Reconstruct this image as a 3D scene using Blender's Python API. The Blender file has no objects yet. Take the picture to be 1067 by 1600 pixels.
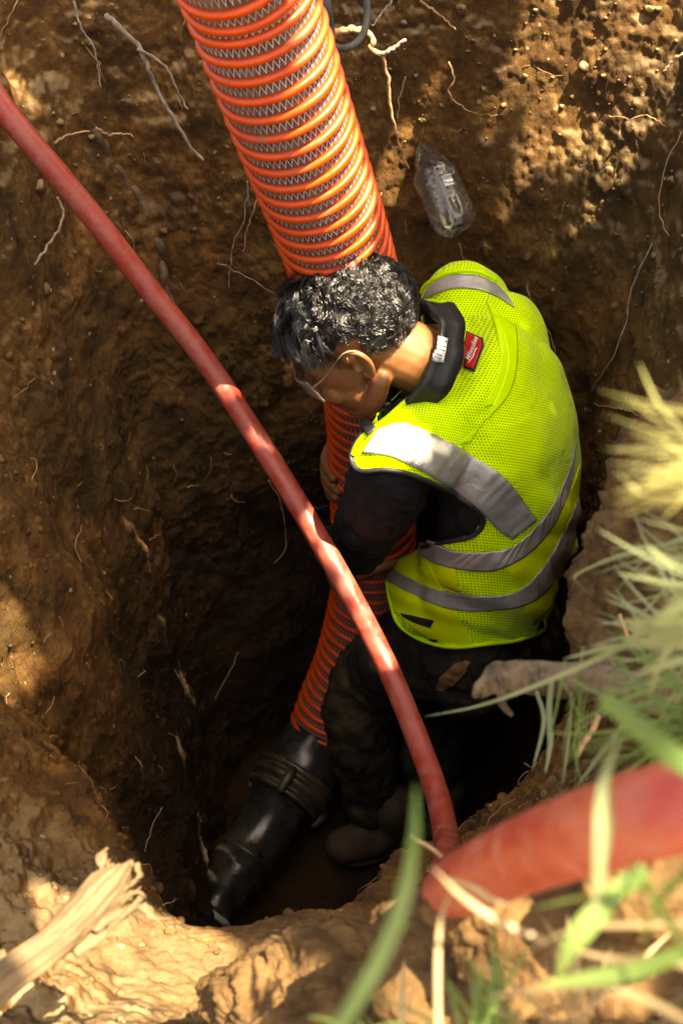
import bpy, math, random
import numpy as np
from mathutils import Vector, Matrix
from mathutils.bvhtree import BVHTree

random.seed(7)
rng = np.random.default_rng(7)
D2R = math.radians
scene = bpy.context.scene
COL = scene.collection

# ------------------------------------------------------------------ camera, sky, sun, exposure
PITCH = 50.0
F = 2000.0
CAM = np.array([0.0, 0.0, 1.0])
cp, sp_ = math.cos(D2R(PITCH)), math.sin(D2R(PITCH))
CX = np.array([1.0, 0, 0]); CU = np.array([0, sp_, cp]); CF = np.array([0, cp, -sp_])

cam_data = bpy.data.cameras.new("camera")
cam = bpy.data.objects.new("camera", cam_data); COL.objects.link(cam)
cam.location = CAM
cam.rotation_euler = (D2R(90 - PITCH), 0, 0)
cam_data.sensor_fit = 'HORIZONTAL'
cam_data.sensor_width = 24.0
cam_data.lens = 24.0 * F / 1067.0
cam_data.clip_start = 0.02; cam_data.clip_end = 500
cam_data.dof.use_dof = True
cam_data.dof.focus_distance = 1.95
cam_data.dof.aperture_fstop = 7.5
scene.camera = cam

SUN = np.array([0.34, -0.06, 0.94]); SUN = SUN / np.linalg.norm(SUN)
SUN_EL = math.asin(SUN[2]); SUN_AZ = math.atan2(SUN[0], SUN[1])
world = bpy.data.worlds.new("World"); scene.world = world
world.use_nodes = True
wn = world.node_tree
sky = wn.nodes.new("ShaderNodeTexSky"); sky.sky_type = 'NISHITA'; sky.sun_disc = False
sky.sun_elevation = SUN_EL; sky.sun_rotation = SUN_AZ
sky.air_density = 0.8; sky.dust_density = 4.0; sky.ozone_density = 0.5
bg = wn.nodes["Background"]; bg.inputs[1].default_value = 0.105
wn.links.new(sky.outputs[0], bg.inputs[0])
sd = bpy.data.lights.new("sun", 'SUN'); sd.energy = 5.0; sd.angle = D2R(0.4); sd.color = (1.0, 0.965, 0.90)
so = bpy.data.objects.new("sun", sd); COL.objects.link(so)
so.rotation_euler = Vector(SUN).to_track_quat('Z', 'Y').to_euler(); so.location = (3, 3, 8)
scene.view_settings.view_transform = 'Standard'; scene.view_settings.look = 'None'
scene.view_settings.gamma = 1.0
scene.view_settings.exposure = 2.55
scene.view_settings.use_white_balance = True
scene.view_settings.white_balance_temperature = 9300
scene.view_settings.white_balance_tint = 8

def P(px, py, d):
    return CAM + CX * ((px - 533.5) / F * d) + CU * ((800 - py) / F * d) + CF * d
def pix(p):
    r = np.asarray(p) - CAM
    d = r @ CF
    return np.stack([533.5 + (r @ CX) / d * F, 800 - (r @ CU) / d * F, d], -1)
def cvec(x, y, z):
    """direction in camera axes (right, image-up, toward the camera) -> world"""
    return CX * x + CU * y - CF * z
def nrm(v):
    v = np.asarray(v, float); return v / (np.linalg.norm(v, axis=-1, keepdims=True) + 1e-12)

# ------------------------------------------------------------------ noise
_perm = np.random.default_rng(3).permutation(256); _perm = np.concatenate([_perm, _perm, _perm])
_grad = nrm(np.random.default_rng(4).normal(size=(256, 3)))
def perlin(p):
    p = np.asarray(p, float)
    i = np.floor(p).astype(np.int64); f = p - i
    u = f * f * f * (f * (f * 6 - 15) + 10)
    i &= 255
    out = np.zeros(len(p))
    for dx in (0, 1):
        wx = u[:, 0] if dx else 1 - u[:, 0]
        for dy in (0, 1):
            wy = u[:, 1] if dy else 1 - u[:, 1]
            for dz in (0, 1):
                wz = u[:, 2] if dz else 1 - u[:, 2]
                h = _perm[_perm[_perm[(i[:, 0] + dx) & 255] + ((i[:, 1] + dy) & 255)] + ((i[:, 2] + dz) & 255)]
                g = _grad[h]
                out += wx * wy * wz * (g[:, 0] * (f[:, 0] - dx) + g[:, 1] * (f[:, 1] - dy) + g[:, 2] * (f[:, 2] - dz))
    return out * 1.6
def fbm(p, scale, octs=4, gain=0.5, billow=False, off=0.0):
    out = np.zeros(len(p)); a = 1.0; s = 1.0 / scale; tot = 0
    for k in range(octs):
        n = perlin(p * s + off + 17.3 * k)
        if billow: n = np.abs(n) * 2 - 0.5
        out += a * n; tot += a; a *= gain; s *= 2.03
    return out / tot

# ------------------------------------------------------------------ materials
def M(name):
    m = bpy.data.materials.new(name); m.use_nodes = True
    return m, m.node_tree, m.node_tree.nodes["Principled BSDF"]
def node(nt, typ, **kw):
    n = nt.nodes.new(typ)
    for k, v in kw.items():
        if k.startswith('i_'):
            n.inputs[k[2:].replace('_', ' ')].default_value = v
        else: setattr(n, k, v)
    return n
def ramp(nt, fac, stops):
    r = nt.nodes.new("ShaderNodeValToRGB")
    el = r.color_ramp.elements
    while len(el) < len(stops): el.new(0.5)
    for e, (p, c) in zip(el, stops):
        e.position = p; e.color = (*c, 1) if len(c) == 3 else c
    nt.links.new(fac, r.inputs[0]); return r.outputs[0]
def mixc(nt, fac, a, b):
    m = nt.nodes.new("ShaderNodeMix"); m.data_type = 'RGBA'
    for s, v in ((0, fac), (6, a), (7, b)):
        if hasattr(v, 'links'): nt.links.new(v, m.inputs[s])
        elif s == 0: m.inputs[0].default_value = v
        else: m.inputs[s].default_value = (*v, 1)
    return m.outputs[2]
def math_(nt, op, a, b=None, c=None):
    m = nt.nodes.new("ShaderNodeMath"); m.operation = op
    for i, v in enumerate((a, b, c)):
        if v is None: continue
        if hasattr(v, 'links'): nt.links.new(v, m.inputs[i])
        else: m.inputs[i].default_value = v
    return m.outputs[0]
def noise_n(nt, scale, detail=4, rough=0.55, vec=None, dist=0.0):
    n = nt.nodes.new("ShaderNodeTexNoise"); n.inputs["Scale"].default_value = scale
    n.inputs["Detail"].default_value = detail; n.inputs["Roughness"].default_value = rough
    n.inputs["Distortion"].default_value = dist
    if vec is not None: nt.links.new(vec, n.inputs["Vector"])
    return n.outputs[0]
def objco(nt):
    return nt.nodes.new("ShaderNodeTexCoord").outputs["Object"]
def bump(nt, bsdf, h, strength=0.5, dist=0.002, prev=None):
    b = nt.nodes.new("ShaderNodeBump"); b.inputs["Strength"].default_value = strength
    b.inputs["Distance"].default_value = dist
    nt.links.new(h, b.inputs["Height"])
    if prev is not None: nt.links.new(prev, b.inputs["Normal"])
    nt.links.new(b.outputs[0], bsdf.inputs["Normal"]); return b.outputs[0]

def noisy(name, c1, c2, scale=20, rough=0.7, bs=0.4, bd=0.002, bscale=None, detail=6, spec=0.5, lo=0.35, hi=0.65, c3=None, s3=4, lo3=.5, hi3=.62, r2=None):
    m, nt, b = M(name); co = objco(nt)
    f = noise_n(nt, scale, detail, 0.6, co)
    col = ramp(nt, f, [(lo, c1), (hi, c2)])
    if c3 is not None:
        f3 = noise_n(nt, s3, 5, 0.65, co)
        col = mixc(nt, ramp(nt, f3, [(lo3, (0, 0, 0)), (hi3, (1, 1, 1))]), col, c3)
        if r2 is not None:
            rr = ramp(nt, f3, [(lo3, (rough,) * 3), (hi3, (r2,) * 3)]); nt.links.new(rr, b.inputs["Roughness"])
    nt.links.new(col, b.inputs["Base Color"])
    if r2 is None: b.inputs["Roughness"].default_value = rough
    b.inputs["Specular IOR Level"].default_value = spec
    if bs: bump(nt, b, noise_n(nt, bscale or scale * 3, 6, 0.6, co), bs, bd)
    return m

def soil_mat():
    m, nt, b = M("soil"); co = objco(nt)
    big = noise_n(nt, 2.3, 5, 0.6, co, 0.6)
    mid = noise_n(nt, 14, 8, 0.62, co)
    fin = noise_n(nt, 90, 6, 0.7, co)
    c = ramp(nt, mid, [(0.30, (0.055, 0.021, 0.005)), (0.5, (0.19, 0.082, 0.020)), (0.70, (0.34, 0.165, 0.048))])
    c2 = ramp(nt, mid, [(0.30, (0.038, 0.019, 0.005)), (0.55, (0.105, 0.055, 0.014)), (0.75, (0.20, 0.112, 0.034))])
    col = mixc(nt, ramp(nt, big, [(0.40, (0, 0, 0)), (0.60, (1, 1, 1))]), c, c2)
    col = mixc(nt, ramp(nt, fin, [(0.35, (0.55,) * 3), (0.55, (0,) * 3)]), col, (0.05, 0.026, 0.01))
    v = node(nt, "ShaderNodeTexVoronoi"); v.inputs["Scale"].default_value = 55
    v.inputs["Randomness"].default_value = 1.0; nt.links.new(co, v.inputs["Vector"])
    sep = nt.nodes.new("ShaderNodeSeparateColor"); nt.links.new(v.outputs["Color"], sep.inputs[0])
    sel = math_(nt, 'GREATER_THAN', sep.outputs[0], 0.90)
    near = math_(nt, 'LESS_THAN', v.outputs["Distance"], 0.20)
    fl = math_(nt, 'MULTIPLY', sel, near)
    col = mixc(nt, math_(nt, 'MULTIPLY', fl, 0.75), col, (0.50, 0.36, 0.20))
    # dry pale crust on the level ground round the pit
    sx = nt.nodes.new("ShaderNodeSeparateXYZ"); nt.links.new(co, sx.inputs[0])
    lvl = nt.nodes.new("ShaderNodeMapRange"); nt.links.new(math_(nt, 'ADD', sx.outputs[2], math_(nt, 'MULTIPLY', noise_n(nt, 11, 6, .7, co), 0.30)), lvl.inputs[0])
    lvl.inputs[1].default_value = -0.34; lvl.inputs[2].default_value = -0.10
    geo = nt.nodes.new("ShaderNodeNewGeometry"); sn = nt.nodes.new("ShaderNodeSeparateXYZ"); nt.links.new(geo.outputs["Normal"], sn.inputs[0])
    flat = nt.nodes.new("ShaderNodeMapRange"); nt.links.new(sn.outputs[2], flat.inputs[0]); flat.inputs[1].default_value = 0.45; flat.inputs[2].default_value = 0.85
    dry = math_(nt, 'MULTIPLY', lvl.outputs[0], flat.outputs[0])
    dc = ramp(nt, noise_n(nt, 30, 6, 0.7, co), [(0.3, (0.24, 0.15, 0.065)), (0.6, (0.50, 0.37, 0.20))])
    col = mixc(nt, math_(nt, 'MULTIPLY', dry, 0.8), col, dc)
    # shade of the deep pit painted in: soil colour darkens with depth
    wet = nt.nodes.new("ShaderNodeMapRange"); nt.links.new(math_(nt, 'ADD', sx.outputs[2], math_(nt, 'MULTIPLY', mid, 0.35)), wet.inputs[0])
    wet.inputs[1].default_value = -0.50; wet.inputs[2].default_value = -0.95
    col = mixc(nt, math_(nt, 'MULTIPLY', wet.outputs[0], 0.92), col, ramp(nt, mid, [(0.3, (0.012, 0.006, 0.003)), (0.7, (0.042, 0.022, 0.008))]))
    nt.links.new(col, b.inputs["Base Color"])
    b.inputs["Roughness"].default_value = 0.85; b.inputs["Specular IOR Level"].default_value = 0.25
    n1 = bump(nt, b, noise_n(nt, 60, 8, 0.74, co), 1.0, 0.012)
    bump(nt, b, noise_n(nt, 260, 5, 0.7, co), 0.7, 0.002, n1)
    return m
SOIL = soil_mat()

# ------------------------------------------------------------------ mesh helpers
def tag(o, label=None, cat=None, group=None, kind=None):
    if label: o['label'] = label
    if cat: o['category'] = cat
    if group: o['group'] = group
    if kind: o['kind'] = kind
    return o
def link_mesh(name, me, mat=None, parent=None, smooth=True):
    o = bpy.data.objects.new(name, me); COL.objects.link(o)
    if mat is not None and len(me.materials) == 0: me.materials.append(mat)
    if smooth and len(me.polygons): me.polygons.foreach_set('use_smooth', np.ones(len(me.polygons), bool))
    if parent is not None: o.parent = parent
    return o
def build(name, geo, mat, parent=None, smooth=True):
    v, f = geo
    me = bpy.data.meshes.new(name)
    me.from_pydata([tuple(map(float, q)) for q in v], [], [tuple(map(int, q)) for q in f]); me.update()
    if parent is not None:   # geometry is in world space: bring it to the parent's frame
        off = parent_world(parent)
        for q in me.vertices: q.co -= off
    return link_mesh(name, me, mat, parent, smooth)
def parent_world(p):
    w = Vector((0, 0, 0))
    while p is not None: w = w + p.location; p = p.parent
    return w
def empty(name, loc):
    o = bpy.data.objects.new(name, None); COL.objects.link(o); o.location = tuple(map(float, loc)); o.empty_display_size = 0.1
    return o
def quads_mesh(V, Fq):
    me = bpy.data.meshes.new("m"); n = len(V); m = len(Fq)
    me.vertices.add(n); me.vertices.foreach_set('co', np.asarray(V, np.float32).ravel())
    me.loops.add(m * 4); me.loops.foreach_set('vertex_index', np.asarray(Fq, np.int32).ravel())
    me.polygons.add(m); me.polygons.foreach_set('loop_start', np.arange(0, m * 4, 4, dtype=np.int32))
    me.update(calc_edges=True); me.validate(); return me
def cat_geo(gs):
    V = []; Fs = []; n = 0
    for v, f in gs:
        V.extend([tuple(q) for q in v]); Fs.extend([tuple(i + n for i in q) for q in f]); n += len(v)
    return V, Fs
def catmull(pts, n):
    """pts (k,dim) -> n samples on a centripetal-ish Catmull-Rom curve, even by arc length"""
    p = np.asarray(pts, float)
    if len(p) == 2: 
        t = np.linspace(0, 1, n)[:, None]; return p[0] * (1 - t) + p[1] * t
    q = np.vstack([2 * p[0] - p[1], p, 2 * p[-1] - p[-2]])
    out = []
    m = 24
    for i in range(1, len(q) - 2):
        t = np.linspace(0, 1, m, endpoint=False)[:, None]
        a, b, c, d = q[i - 1], q[i], q[i + 1], q[i + 2]
        out.append(0.5 * ((2 * b) + (c - a) * t + (2 * a - 5 * b + 4 * c - d) * t ** 2 + (3 * b - a - 3 * c + d) * t ** 3))
    out = np.vstack(out + [p[-1:]])
    s = np.concatenate([[0], np.cumsum(np.linalg.norm(np.diff(out[:, :3], axis=0), axis=1))])
    t = np.linspace(0, s[-1], n)
    return np.stack([np.interp(t, s, out[:, k]) for k in range(out.shape[1])], 1)
def frames(c, ref=None):
    T = nrm(np.gradient(c, axis=0))
    n0 = np.cross(T[0], ref if ref is not None else [0.1, 0.2, 1.0])
    if np.linalg.norm(n0) < 1e-3: n0 = np.cross(T[0], [1, 0, 0])
    N = [nrm(n0)]
    for i in range(1, len(c)):
        v = N[-1] - T[i] * (N[-1] @ T[i]); N.append(nrm(v))
    N = np.array(N); return T, N, np.cross(T, N)
def tube(c, r, seg=12, cap=True, wob=None, ry=None, ref=None, uv=False):
    """closed tube; c (n,3), r scalar or (n,)"""
    c = np.asarray(c, float); n = len(c)
    r = np.full(n, r) if np.isscalar(r) else np.asarray(r, float)
    T, N, B = frames(c, ref)
    a = np.linspace(0, 2 * np.pi, seg, endpoint=False)
    rr = r[:, None] * np.ones(seg)
    if wob is not None: rr = rr * wob(np.arange(n)[:, None] / n, a[None, :])
    ry_ = 1.0 if ry is None else ry
    V = c[:, None, :] + rr[..., None] * (np.cos(a)[None, :, None] * N[:, None, :] + ry_ * np.sin(a)[None, :, None] * B[:, None, :])
    V = V.reshape(-1, 3)
    Fq = [(i * seg + j, i * seg + (j + 1) % seg, (i + 1) * seg + (j + 1) % seg, (i + 1) * seg + j) for i in range(n - 1) for j in range(seg)]
    V = list(V)
    if cap:
        V.append(c[0] - T[0] * r[0] * 0.3); V.append(c[-1] + T[-1] * r[-1] * 0.3)
        k = n * seg
        Fq += [(j, k, (j + 1) % seg) for j in range(seg)]
        b0 = (n - 1) * seg
        Fq += [(b0 + j, b0 + (j + 1) % seg, k + 1) for j in range(seg)]
    return V, Fq
def limb(pts, n=24, seg=16):
    """pts: (x,y,z,r) rows -> capsule-ended tapered tube"""
    q = catmull(np.array(pts), n)
    c, r = q[:, :3], q[:, 3].copy()
    T = nrm(np.gradient(c, axis=0))
    k = 5
    th = np.linspace(0, np.pi / 2, k + 1)[:-1]
    pre_c = [c[0] - T[0] * r[0] * math.cos(t) for t in th]; pre_r = [max(1e-4, r[0] * math.sin(t)) for t in th]
    post_c = [c[-1] + T[-1] * r[-1] * math.cos(t) for t in th[::-1]]; post_r = [max(1e-4, r[-1] * math.sin(t)) for t in th[::-1]]
    return tube(np.vstack([pre_c, c, post_c]), np.concatenate([pre_r, r, post_r]), seg)
def ellipsoid(center, ax, nu=24, nv=16):
    """ax: 3x3 rows = scaled axes"""
    ax = np.asarray(ax, float); V = []; Fs = []
    for i in range(nv + 1):
        t = np.pi * i / nv
        for j in range(nu):
            a = 2 * np.pi * j / nu
            V.append(center + ax[0] * math.sin(t) * math.cos(a) + ax[1] * math.sin(t) * math.sin(a) + ax[2] * math.cos(t))
    for i in range(nv):
        for j in range(nu):
            Fs.append((i * nu + j, (i + 1) * nu + j, (i + 1) * nu + (j + 1) % nu, i * nu + (j + 1) % nu))
    return V, Fs
def lathe(c0, axis, prof, seg=48, start=None):
    """prof: list of (dist along axis, radius)"""
    axis = nrm(axis); u = nrm(np.cross(axis, [0.3, 0.1, 0.9])); w = np.cross(axis, u)
    V = []; Fs = []
    for s, r in prof:
        for j in range(seg):
            a = 2 * np.pi * j / seg
            V.append(c0 + axis * s + r * (u * math.cos(a) + w * math.sin(a)))
    for i in range(len(prof) - 1):
        for j in range(seg):
            Fs.append((i * seg + j, i * seg + (j + 1) % seg, (i + 1) * seg + (j + 1) % seg, (i + 1) * seg + j))
    return V, Fs
def remesh(geos, voxel, smooth=2, fac=0.5):
    v, f = cat_geo(geos)
    me = bpy.data.meshes.new("tmp"); me.from_pydata([tuple(map(float, q)) for q in v], [], f); me.update()
    o = bpy.data.objects.new("tmp", me); COL.objects.link(o)
    r = o.modifiers.new("r", 'REMESH'); r.mode = 'VOXEL'; r.voxel_size = voxel; r.adaptivity = 0
    if smooth:
        s = o.modifiers.new("s", 'SMOOTH'); s.iterations = smooth; s.factor = fac
    dg = bpy.context.evaluated_depsgraph_get(); dg.update()
    out = bpy.data.meshes.new_from_object(o.evaluated_get(dg))
    bpy.data.objects.remove(o); bpy.data.meshes.remove(me)
    return out
def get_v(me):
    a = np.empty(len(me.vertices) * 3, np.float32); me.vertices.foreach_get('co', a); return a.reshape(-1, 3).astype(float)
def set_v(me, v):
    me.vertices.foreach_set('co', np.asarray(v, np.float32).ravel()); me.update()
def get_n(me):
    a = np.empty(len(me.vertices) * 3, np.float32); me.vertex_normals.foreach_get('vector', a); return a.reshape(-1, 3).astype(float)
def displace(me, h):
    set_v(me, get_v(me) + get_n(me) * np.asarray(h)[:, None])
def bvh(me):
    return BVHTree.FromPolygons([v.co.copy() for v in me.vertices], [tuple(p.vertices) for p in me.polygons])
def in_poly(x, y, poly):
    x = np.asarray(x); y = np.asarray(y); ins = np.zeros(x.shape, bool); n = len(poly)
    for i in range(n):
        x1, y1 = poly[i]; x2, y2 = poly[(i + 1) % n]
        c = ((y1 > y) != (y2 > y)) & (x < (x2 - x1) * (y - y1) / ((y2 - y1) if y2 != y1 else 1e-9) + x1)
        ins ^= c
    return ins
def cast(tree, px, py, off=0.0):
    d = Vector(nrm(P(px, py, 1.0) - CAM)); o = Vector(CAM)
    hit, n, i, t = tree.ray_cast(o, d)
    if hit is None: return None
    if n.dot(d) > 0: n = -n
    return np.array(hit) + np.array(n) * off

# ------------------------------------------------------------------ the ground with the dug pit (one sheet, floor to horizon)
C0 = np.array([0.0, 1.2])
# theta: nine (R, z) points from the floor's edge up the wall (6th = rim) and out over the ground
PROF = {
  0:   [(.38,-1.8),(.43,-1.3),(.47,-.9),(.50,-.55),(.56,-.2),(.64,.02),(.82,.10),(1.1,.14),(1.6,.14)],
  28:  [(.42,-1.8),(.47,-1.3),(.51,-.9),(.56,-.5),(.66,-.15),(.78,.08),(.95,.16),(1.2,.18),(1.7,.15)],
  52:  [(.50,-1.8),(.56,-1.3),(.62,-.9),(.71,-.5),(.84,-.12),(.96,.14),(1.1,.22),(1.4,.22),(1.9,.15)],
  90:  [(.50,-1.8),(.56,-1.3),(.63,-.9),(.70,-.5),(.79,-.12),(.90,.18),(1.1,.24),(1.4,.22),(1.9,.15)],
  122: [(.42,-1.8),(.49,-1.3),(.58,-.9),(.70,-.5),(.85,-.10),(.98,.16),(1.2,.22),(1.5,.2),(2.0,.15)],
  150: [(.33,-1.8),(.38,-1.3),(.46,-.9),(.55,-.5),(.66,-.12),(.78,.12),(1.0,.18),(1.4,.2),(1.9,.15)],
  180: [(.28,-1.8),(.31,-1.3),(.38,-.9),(.46,-.5),(.55,-.15),(.66,.06),(.9,.14),(1.3,.15),(1.8,.12)],
  192: [(.28,-1.8),(.32,-1.3),(.38,-.95),(.45,-.62),(.51,-.38),(.58,-.10),(.80,.04),(1.2,.10),(1.7,.10)],
  203: [(.28,-1.8),(.34,-1.35),(.41,-1.1),(.47,-.88),(.51,-.74),(.54,-.62),(.63,-.34),(.85,-.02),(1.6,.06)],
  220: [(.30,-1.8),(.36,-1.35),(.42,-1.1),(.46,-.88),(.49,-.72),(.515,-.60),(.66,-.36),(.95,-.06),(1.6,.04)],
  239: [(.38,-1.8),(.44,-1.35),(.49,-1.1),(.53,-.85),(.55,-.65),(.57,-.52),(.70,-.36),(.98,-.13),(1.5,.0)],
  254: [(.40,-1.8),(.47,-1.3),(.54,-.95),(.59,-.70),(.62,-.54),(.645,-.42),(.74,-.34),(.95,-.14),(1.5,.0)],
  268: [(.40,-1.8),(.46,-1.3),(.52,-.95),(.55,-.72),(.57,-.56),(.60,-.45),(.73,-.34),(.95,-.12),(1.5,.0)],
  282: [(.36,-1.8),(.38,-1.4),(.40,-1.1),(.415,-.88),(.42,-.74),(.435,-.65),(.60,-.42),(.88,-.10),(1.5,.05)],
  308: [(.30,-1.8),(.31,-1.4),(.325,-1.1),(.36,-.80),(.44,-.60),(.52,-.42),(.66,-.14),(.90,.10),(1.5,.14)],
  331: [(.33,-1.8),(.35,-1.4),(.37,-1.1),(.39,-.78),(.43,-.50),(.49,-.25),(.62,-.02),(.88,.14),(1.5,.16)],
}
def terrain():
    ths = sorted(PROF); K = len(ths)
    tab = np.array([PROF[t] for t in ths], float)       # K,9,2
    NT = 1500
    # more columns on the far side (seen), fewer on the near wall (unseen)
    g = np.linspace(0, 1, 4001); dens = 1.0 + 0.15 * np.sin(g * 2 * np.pi + 0.15)
    cum = np.concatenate([[0], np.cumsum((dens[1:] + dens[:-1]) / 2)]); cum /= cum[-1]
    th = np.interp(np.linspace(0, 1, NT, endpoint=False), cum, g) * 360
    # periodic Catmull-Rom in theta
    T = np.array(ths, float)
    idx = np.searchsorted(T, th, side='right') - 1
    i0 = idx % K; i1 = (idx + 1) % K; im = (idx - 1) % K; i2 = (idx + 2) % K
    t0 = T[i0]; t1 = np.where(i1 == 0, T[0] + 360, T[i1]); u = ((th - t0) / (t1 - t0))[:, None, None]
    s = u * u * (3 - 2 * u)
    prof = tab[i0] * (1 - s) + tab[i1] * s               # NT,9,2 (smooth, no overshoot)
    # rows
    NW, NO = 400, 210
    tw = np.linspace(0, 5, NW); to = np.linspace(5, 8, NO + 1)[1:]
    tt = np.concatenate([tw, to])
    ctrl = np.concatenate([2 * prof[:, :1] - prof[:, 1:2], prof, 2 * prof[:, -1:] - prof[:, -2:-1]], 1)
    k = np.minimum(tt.astype(int), 7); f = (tt - k)[None, :, None]
    a, b, c, d = ctrl[:, k], ctrl[:, k + 1], ctrl[:, k + 2], ctrl[:, k + 3]
    q = 0.5 * (2 * b + (c - a) * f + (2 * a - 5 * b + 4 * c - d) * f ** 2 + (3 * b - a - 3 * c + d) * f ** 3)
    # floor rows and far rows
    fr = np.linspace(0.02, 0.97, 26)
    floor = np.stack([prof[:, :1, 0] * fr[None, :], np.full((NT, 26), -1.82)], -1)
    far_r = np.geomspace(1.06, 60.0, 46)
    far = np.stack([prof[:, -1:, 0] * far_r[None, :], prof[:, -1:, 1] * np.exp(-(far_r[None, :] - 1) / 2.5)], -1)
    q = np.concatenate([floor, q, far], 1)
    NR = q.shape[1]
    ang = np.radians(th)[:, None]
    X = C0[0] + q[..., 0] * np.cos(ang); Y = C0[1] + q[..., 0] * np.sin(ang); Z = q[..., 1]
    V = np.stack([X, Y, Z], -1)
    dT = np.roll(V, -1, 0) - np.roll(V, 1, 0); dR = np.gradient(V, axis=1)
    N = nrm(np.cross(dR, dT)); N = np.where(((N[..., 0] * np.cos(ang) + N[..., 1] * np.sin(ang)) > 0)[..., None] & (N[..., 2:3] < 0.2), -N, N)
    N = np.where(N[..., 2:3] < -0.5, -N, N)
    p = V.reshape(-1, 3)
    R = q[..., 0].reshape(-1)
    fade = np.clip(1.6 - R, 0, 1) * 0.85 + 0.15
    # strong clods on the walls, calmer on the smooth ledge near the camera
    ledge = np.exp(-(((p[:, 0] - 0.0) / 0.26) ** 2 + ((p[:, 1] - .58) / 0.15) ** 2)) * (p[:, 2] > -.8)
    near = 1 - 0.75 * np.clip(ledge, 0, 1)
    h = 0.045 * fbm(p, 0.42, 3, 0.5, off=3.1) * near
    h += 0.018 * fbm(p * [1, 1, 0.8], 0.17, 4, 0.5, off=9.7) * near
    h += 0.015 * fbm(p, 0.055, 5, 0.62, off=21.0) * (0.4 + 0.6 * near)
    m = np.clip(fbm(p, 0.3, 2, off=40.) * 2.2 + 0.4, 0, 1)
    h += 0.011 * m * fbm(p, 0.040, 4, 0.6, billow=True, off=31.0) * near
    h += 0.0035 * fbm(p, 0.011, 3, 0.6, off=51.0)
    lowleft = np.clip((-p[:, 0] - .15) * 6, 0, 1) * np.clip((1.05 - p[:, 1]) * 6, 0, 1) * (p[:, 2] > -1.0) * np.clip((-.12 - p[:, 2]) * 8, 0, 1)
    h += lowleft * (0.026 * fbm(p, 0.10, 4, .6, billow=True, off=81.) + .010 * fbm(p, .03, 3, .6, off=88.))
    # vertical spade cuts on the left wall
    cut = fbm(np.stack([p[:, 0] * 1 + p[:, 1] * .6, p[:, 1] * 0, p[:, 2] * 0.12], 1), 0.09, 3, 0.5, billow=True, off=70.)
    h += -0.012 * cut * np.clip(-p[:, 0] * 3, 0, 1) * (p[:, 2] < -.1) * np.clip((p[:, 1] - .95) * 5, 0, 1)
    p = p + N.reshape(-1, 3) * (h * fade)[:, None]
    V = p.reshape(NT, NR, 3)
    i = np.arange(NT)[:, None]; j = np.arange(NR - 1)[None, :]
    ii = (i + 1) % NT
    Fq = np.stack([i * NR + j, i * NR + j + 1, ii * NR + j + 1, ii * NR + j], -1).reshape(-1, 4)
    # close the floor's centre
    me = quads_mesh(V.reshape(-1, 3), Fq)
    return me
ground_me = terrain()
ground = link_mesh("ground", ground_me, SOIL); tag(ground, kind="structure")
GT = bvh(ground_me)
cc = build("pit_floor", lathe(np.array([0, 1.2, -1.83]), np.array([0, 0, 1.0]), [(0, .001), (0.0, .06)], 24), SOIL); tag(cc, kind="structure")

def gcast(px, py, off=0.0):
    h = cast(GT, px, py, off)
    return h if h is not None else P(px, py, 2.2)

# ------------------------------------------------------------------ hoses
def hose_rubber(name, c1, c2, dust=(0.62, 0.42, 0.34)):
    m, nt, b = M(name); co = objco(nt)
    c = ramp(nt, noise_n(nt, 9, 4, 0.6, co), [(0.35, c1), (0.65, c2)])
    st = noise_n(nt, 34, 7, 0.72, co, 0.3)
    f = ramp(nt, st, [(0.40, (0.04,) * 3), (0.74, (0.48,) * 3)])
    c = mixc(nt, f, c, dust); nt.links.new(c, b.inputs["Base Color"])
    nt.links.new(ramp(nt, st, [(0.45, (0.36,) * 3), (0.7, (0.75,) * 3)]), b.inputs["Roughness"])
    bump(nt, b, noise_n(nt, 120, 5, 0.7, co), 0.25, 0.001)
    return m
RED = hose_rubber("red_hose_rubber", (0.30, 0.020, 0.011), (0.36, 0.036, 0.020), (.38, .22, .16))
rh = np.array([[*P(-330, -200, 1.80)], [*P(-60, 85, 1.86)], [*P(20, 188, 1.88)], [*P(140, 332, 1.96)], [*P(230, 448, 2.03)], [*P(320, 562, 2.08)], [*P(405, 690, 2.10)],
      [*P(478, 808, 2.08)], [*P(545, 925, 2.06)], [*P(604, 1040, 2.05)], [*P(648, 1145, 1.98)], [*P(682, 1240, 1.88)], [*P(697, 1310, 1.74)], [*P(699, 1352, 1.5)],
      [*P(697, 1385, 1.2)], [*P(698, 1396, 0.92)], [*P(742, 1372, 0.72)], [*P(845, 1327, 0.60)], [*P(960, 1288, 0.525)], [*P(1080, 1257, 0.50)], [*P(1250, 1230, 0.50)], [.33, .10, .60],[.6,-.3,.42],[1.2,-.9,.2]])
rc = catmull(rh, 420)
red = build("water_hose", tube(rc, 0.0182, 28), RED)
tag(red, "dusty smooth red hose crossing in front of the worker and looping over the near grass", "hose")
# printed rib line along the red hose is in its surface only

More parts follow.
